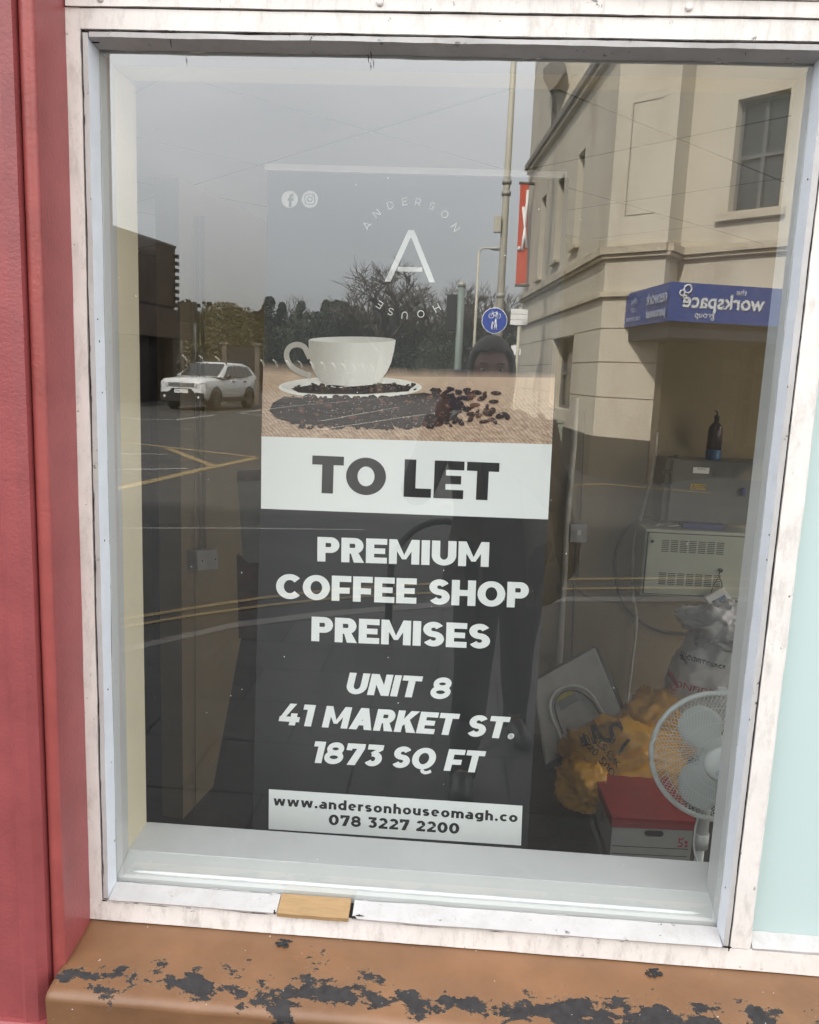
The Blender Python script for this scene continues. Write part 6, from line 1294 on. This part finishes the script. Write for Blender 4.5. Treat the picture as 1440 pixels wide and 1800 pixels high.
for z, cx, rx, ry in [(.20, .845, .235, .185), (.36, .84, .215, .17), (.52, .832, .185, .15), (.68, .81, .190, .145), (.80, .795, .205, .14), (.875, .785, .17, .115), (.915, .775, .095, .09)]:
    rings.append([bm.verts.new((cx+rx*math.cos(t)*(1+.02*math.sin(t*9)), -1.655+ry*math.sin(t)*(1+.02*math.sin(t*9)), z+.006*math.sin(t*5))) for t in [a0+(a1-a0)*k/36 for k in range(37)]])
for a, b in zip(rings, rings[1:]):
    for k in range(36): bm.faces.new([a[k], a[k+1], b[k+1], b[k]])
for s, e_, w_ in ((shR, elR, wrR), (shL, elL, wrL)):
    tube(bm, smoothpath([s+V((0, 0, .02)), s.lerp(e_, .5), e_, e_.lerp(w_, .55), w_-(w_-e_).normalized()*.03], 4), [.072]*4+[.068]*4+[.062]*4+[.052]*4+[.044], 12)
o = obj('cardigan', bm, M['coat'], pe, smooth=True); q = o.modifiers.new('s', 'SOLIDIFY'); q.thickness = .006
# head with a face
bm = BM(); bmesh.ops.create_icosphere(bm, subdivisions=5, radius=1)
for v in bm.verts:
    p = v.co.copy(); x, y, z = p.x*.073, p.y*.092, p.z*.112
    if p.z < 0: x *= 1-.30*(-p.z)**1.6; y *= 1-.10*(-p.z)
    if p.y > 0:
        y += .017*math.exp(-((x/.011)**2+((z+.012)/.020)**2))+.006*math.exp(-((x/.009)**2+((z-.012)/.02)**2))      # nose
        for s in (1, -1): y -= .009*math.exp(-(((x-s*.030)/.016)**2+((z-.014)/.012)**2)); y += .004*math.exp(-(((x-s*.030)/.02)**2+((z-.036)/.008)**2)); y += .004*math.exp(-(((x-s*.038)/.018)**2+((z+.025)/.018)**2))
        y += .005*math.exp(-((x/.02)**2+((z+.050)/.007)**2))-.003*math.exp(-((x/.022)**2+((z+.058)/.003)**2))+.005*math.exp(-((x/.018)**2+((z+.066)/.006)**2))+.006*math.exp(-((x/.02)**2+((z+.095)/.014)**2))
    v.co = hd+V((x, y, z))
for s in (1, -1): bmesh.ops.create_icosphere(bm, subdivisions=2, radius=.02, matrix=Matrix.Translation(hd+V((s*.073, -.005, -.005))) @ Matrix.Diagonal((.35, .7, 1.3, 1)))
obj('head', bm, M['skin'], pe, smooth=True)
M['eye'] = mat('eye white', (.55, .53, .50), .2, .03)
for s in (1, -1):
    bm = BM(); bmesh.ops.create_icosphere(bm, subdivisions=3, radius=.0125, matrix=Matrix.Translation(hd+V((s*.030, .0715, .014))) @ Matrix.Diagonal((1.15, .7, .50, 1))); ey_ = obj('eye', bm, M['eye'], pe, smooth=True)
    bm = BM(); bmesh.ops.create_icosphere(bm, subdivisions=2, radius=.0055, matrix=Matrix.Translation(hd+V((s*.030, .0795, .013))) @ Matrix.Diagonal((1, .35, 1, 1))); obj('iris', bm, M['hair'], ey_, smooth=True)
    bm = BM(); tube(bm, smoothpath([hd+V((s*.016, .0860, .0335)), hd+V((s*.030, .0845, .0385)), hd+V((s*.046, .0740, .0340))], 4), [.0022]*4+[.0026]*4+[.0012], 6); obj('eyebrow', bm, M['hair'], pe, smooth=True)
M['lips'] = mat('lips', (.30, .10, .09), .4, .05); bm = BM(); bmesh.ops.create_icosphere(bm, subdivisions=2, radius=.022, matrix=Matrix.Translation(hd+V((0, .078, -.057))) @ Matrix.Diagonal((1.1, .35, .32, 1))); obj('lips', bm, M['lips'], pe, smooth=True)
bm = BM(); bmesh.ops.create_icosphere(bm, subdivisions=5, radius=1)
for v in bm.verts:
    p = v.co.copy(); k = 1+.03*noise.noise(V((p.x*14, p.y*14, p.z*1.5))); x, y, z = p.x*.092*k, p.y*.108*k-.014, p.z*.130*k+.012
    if p.z < -.1: z *= 1+1.1*(-p.z-.1); x *= 1+.22*(-p.z)
    face = (p.y > 0) and abs(x) < .074-.10*max(0, z-.03)**1 and z < .080
    if face: y = min(y, .035)
    v.co = hd+V((x, y, z))
obj('hair', bm, M['hair'], pe, smooth=True)
Mc_ = co.matrix_world.copy()
def hand(wr, side):                                      # palm behind the phone edge, fingers wrapping it
    bm = BM(); px_ = -.048 if side < 0 else .020
    edge = lambda y, z: Mc_ @ V((px_+side*.006, y, z))
    palm = edge(-.085, .035); tube(bm, [wr, wr.lerp(palm, .6), palm], [.027, .034, .026], 10)
    for k, ln in enumerate((.030, .034, .032, .026)):
        y = -.055-k*.0185; b0_ = edge(y, .034)+V((side*.012, 0, 0)); tube(bm, smoothpath([palm.lerp(b0_, .3), b0_, edge(y, .016)+V((side*.010, 0, 0)), Mc_ @ V((px_-side*ln*.5, y, .0155))], 4), [.0095]*4+[.0088]*4+[.008]*4+[.0062], 8)
    tube(bm, smoothpath([palm, Mc_ @ V((px_+side*.014, -.045, .036)), Mc_ @ V((px_-side*.010, -.030, .022))], 4), [.012]*4+[.0105]*4+[.008], 8)
    obj('hand', bm, M['skin'], pe, smooth=True)
hand(wrR, -1); hand(wrL, 1)
ph = thing('phone', 'dark mobile phone in a purple blue case held up in both hands', 'phone', Mc_ @ V((0, -.06, .02)))
M['case'] = mat('purple blue phone case', (.03, .03, .20), .35, .05)
bm = BM(); box(bm, -.048, .020, -.125, .018, .006, .014, 0, Mc_); obj('case', bm, M['case'], ph, bevel=.003)
bm = BM(); box(bm, -.046, .018, -.123, .016, .0142, .0155, 0, Mc_); obj('screen', bm, M['plastic_b'], ph)
hb = thing('shoulder_bag', 'slouchy brown leather shoulder bag hanging at the hip of the person', 'bag', (1.07, -1.68, .40))
bm = BM(); bmesh.ops.create_icosphere(bm, subdivisions=4, radius=1)
for v in bm.verts:
    p = v.co; k = 1+.06*noise.noise(p*3); v.co = V((1.035+p.x*.115*k*(1 if p.z < 0 else .8), -1.70+p.y*.10*k, .40+p.z*.19*k))
obj('bag_body', bm, M['bagb'], hb, smooth=True)
bm = BM(); tube(bm, smoothpath([(1.06, -1.63, .56), (1.02, -1.60, .75), (.95, -1.63, .90), (1.0, -1.74, .80), (1.06, -1.76, .56)], 6), .010, 6); obj('strap', bm, M['bagb'], hb)
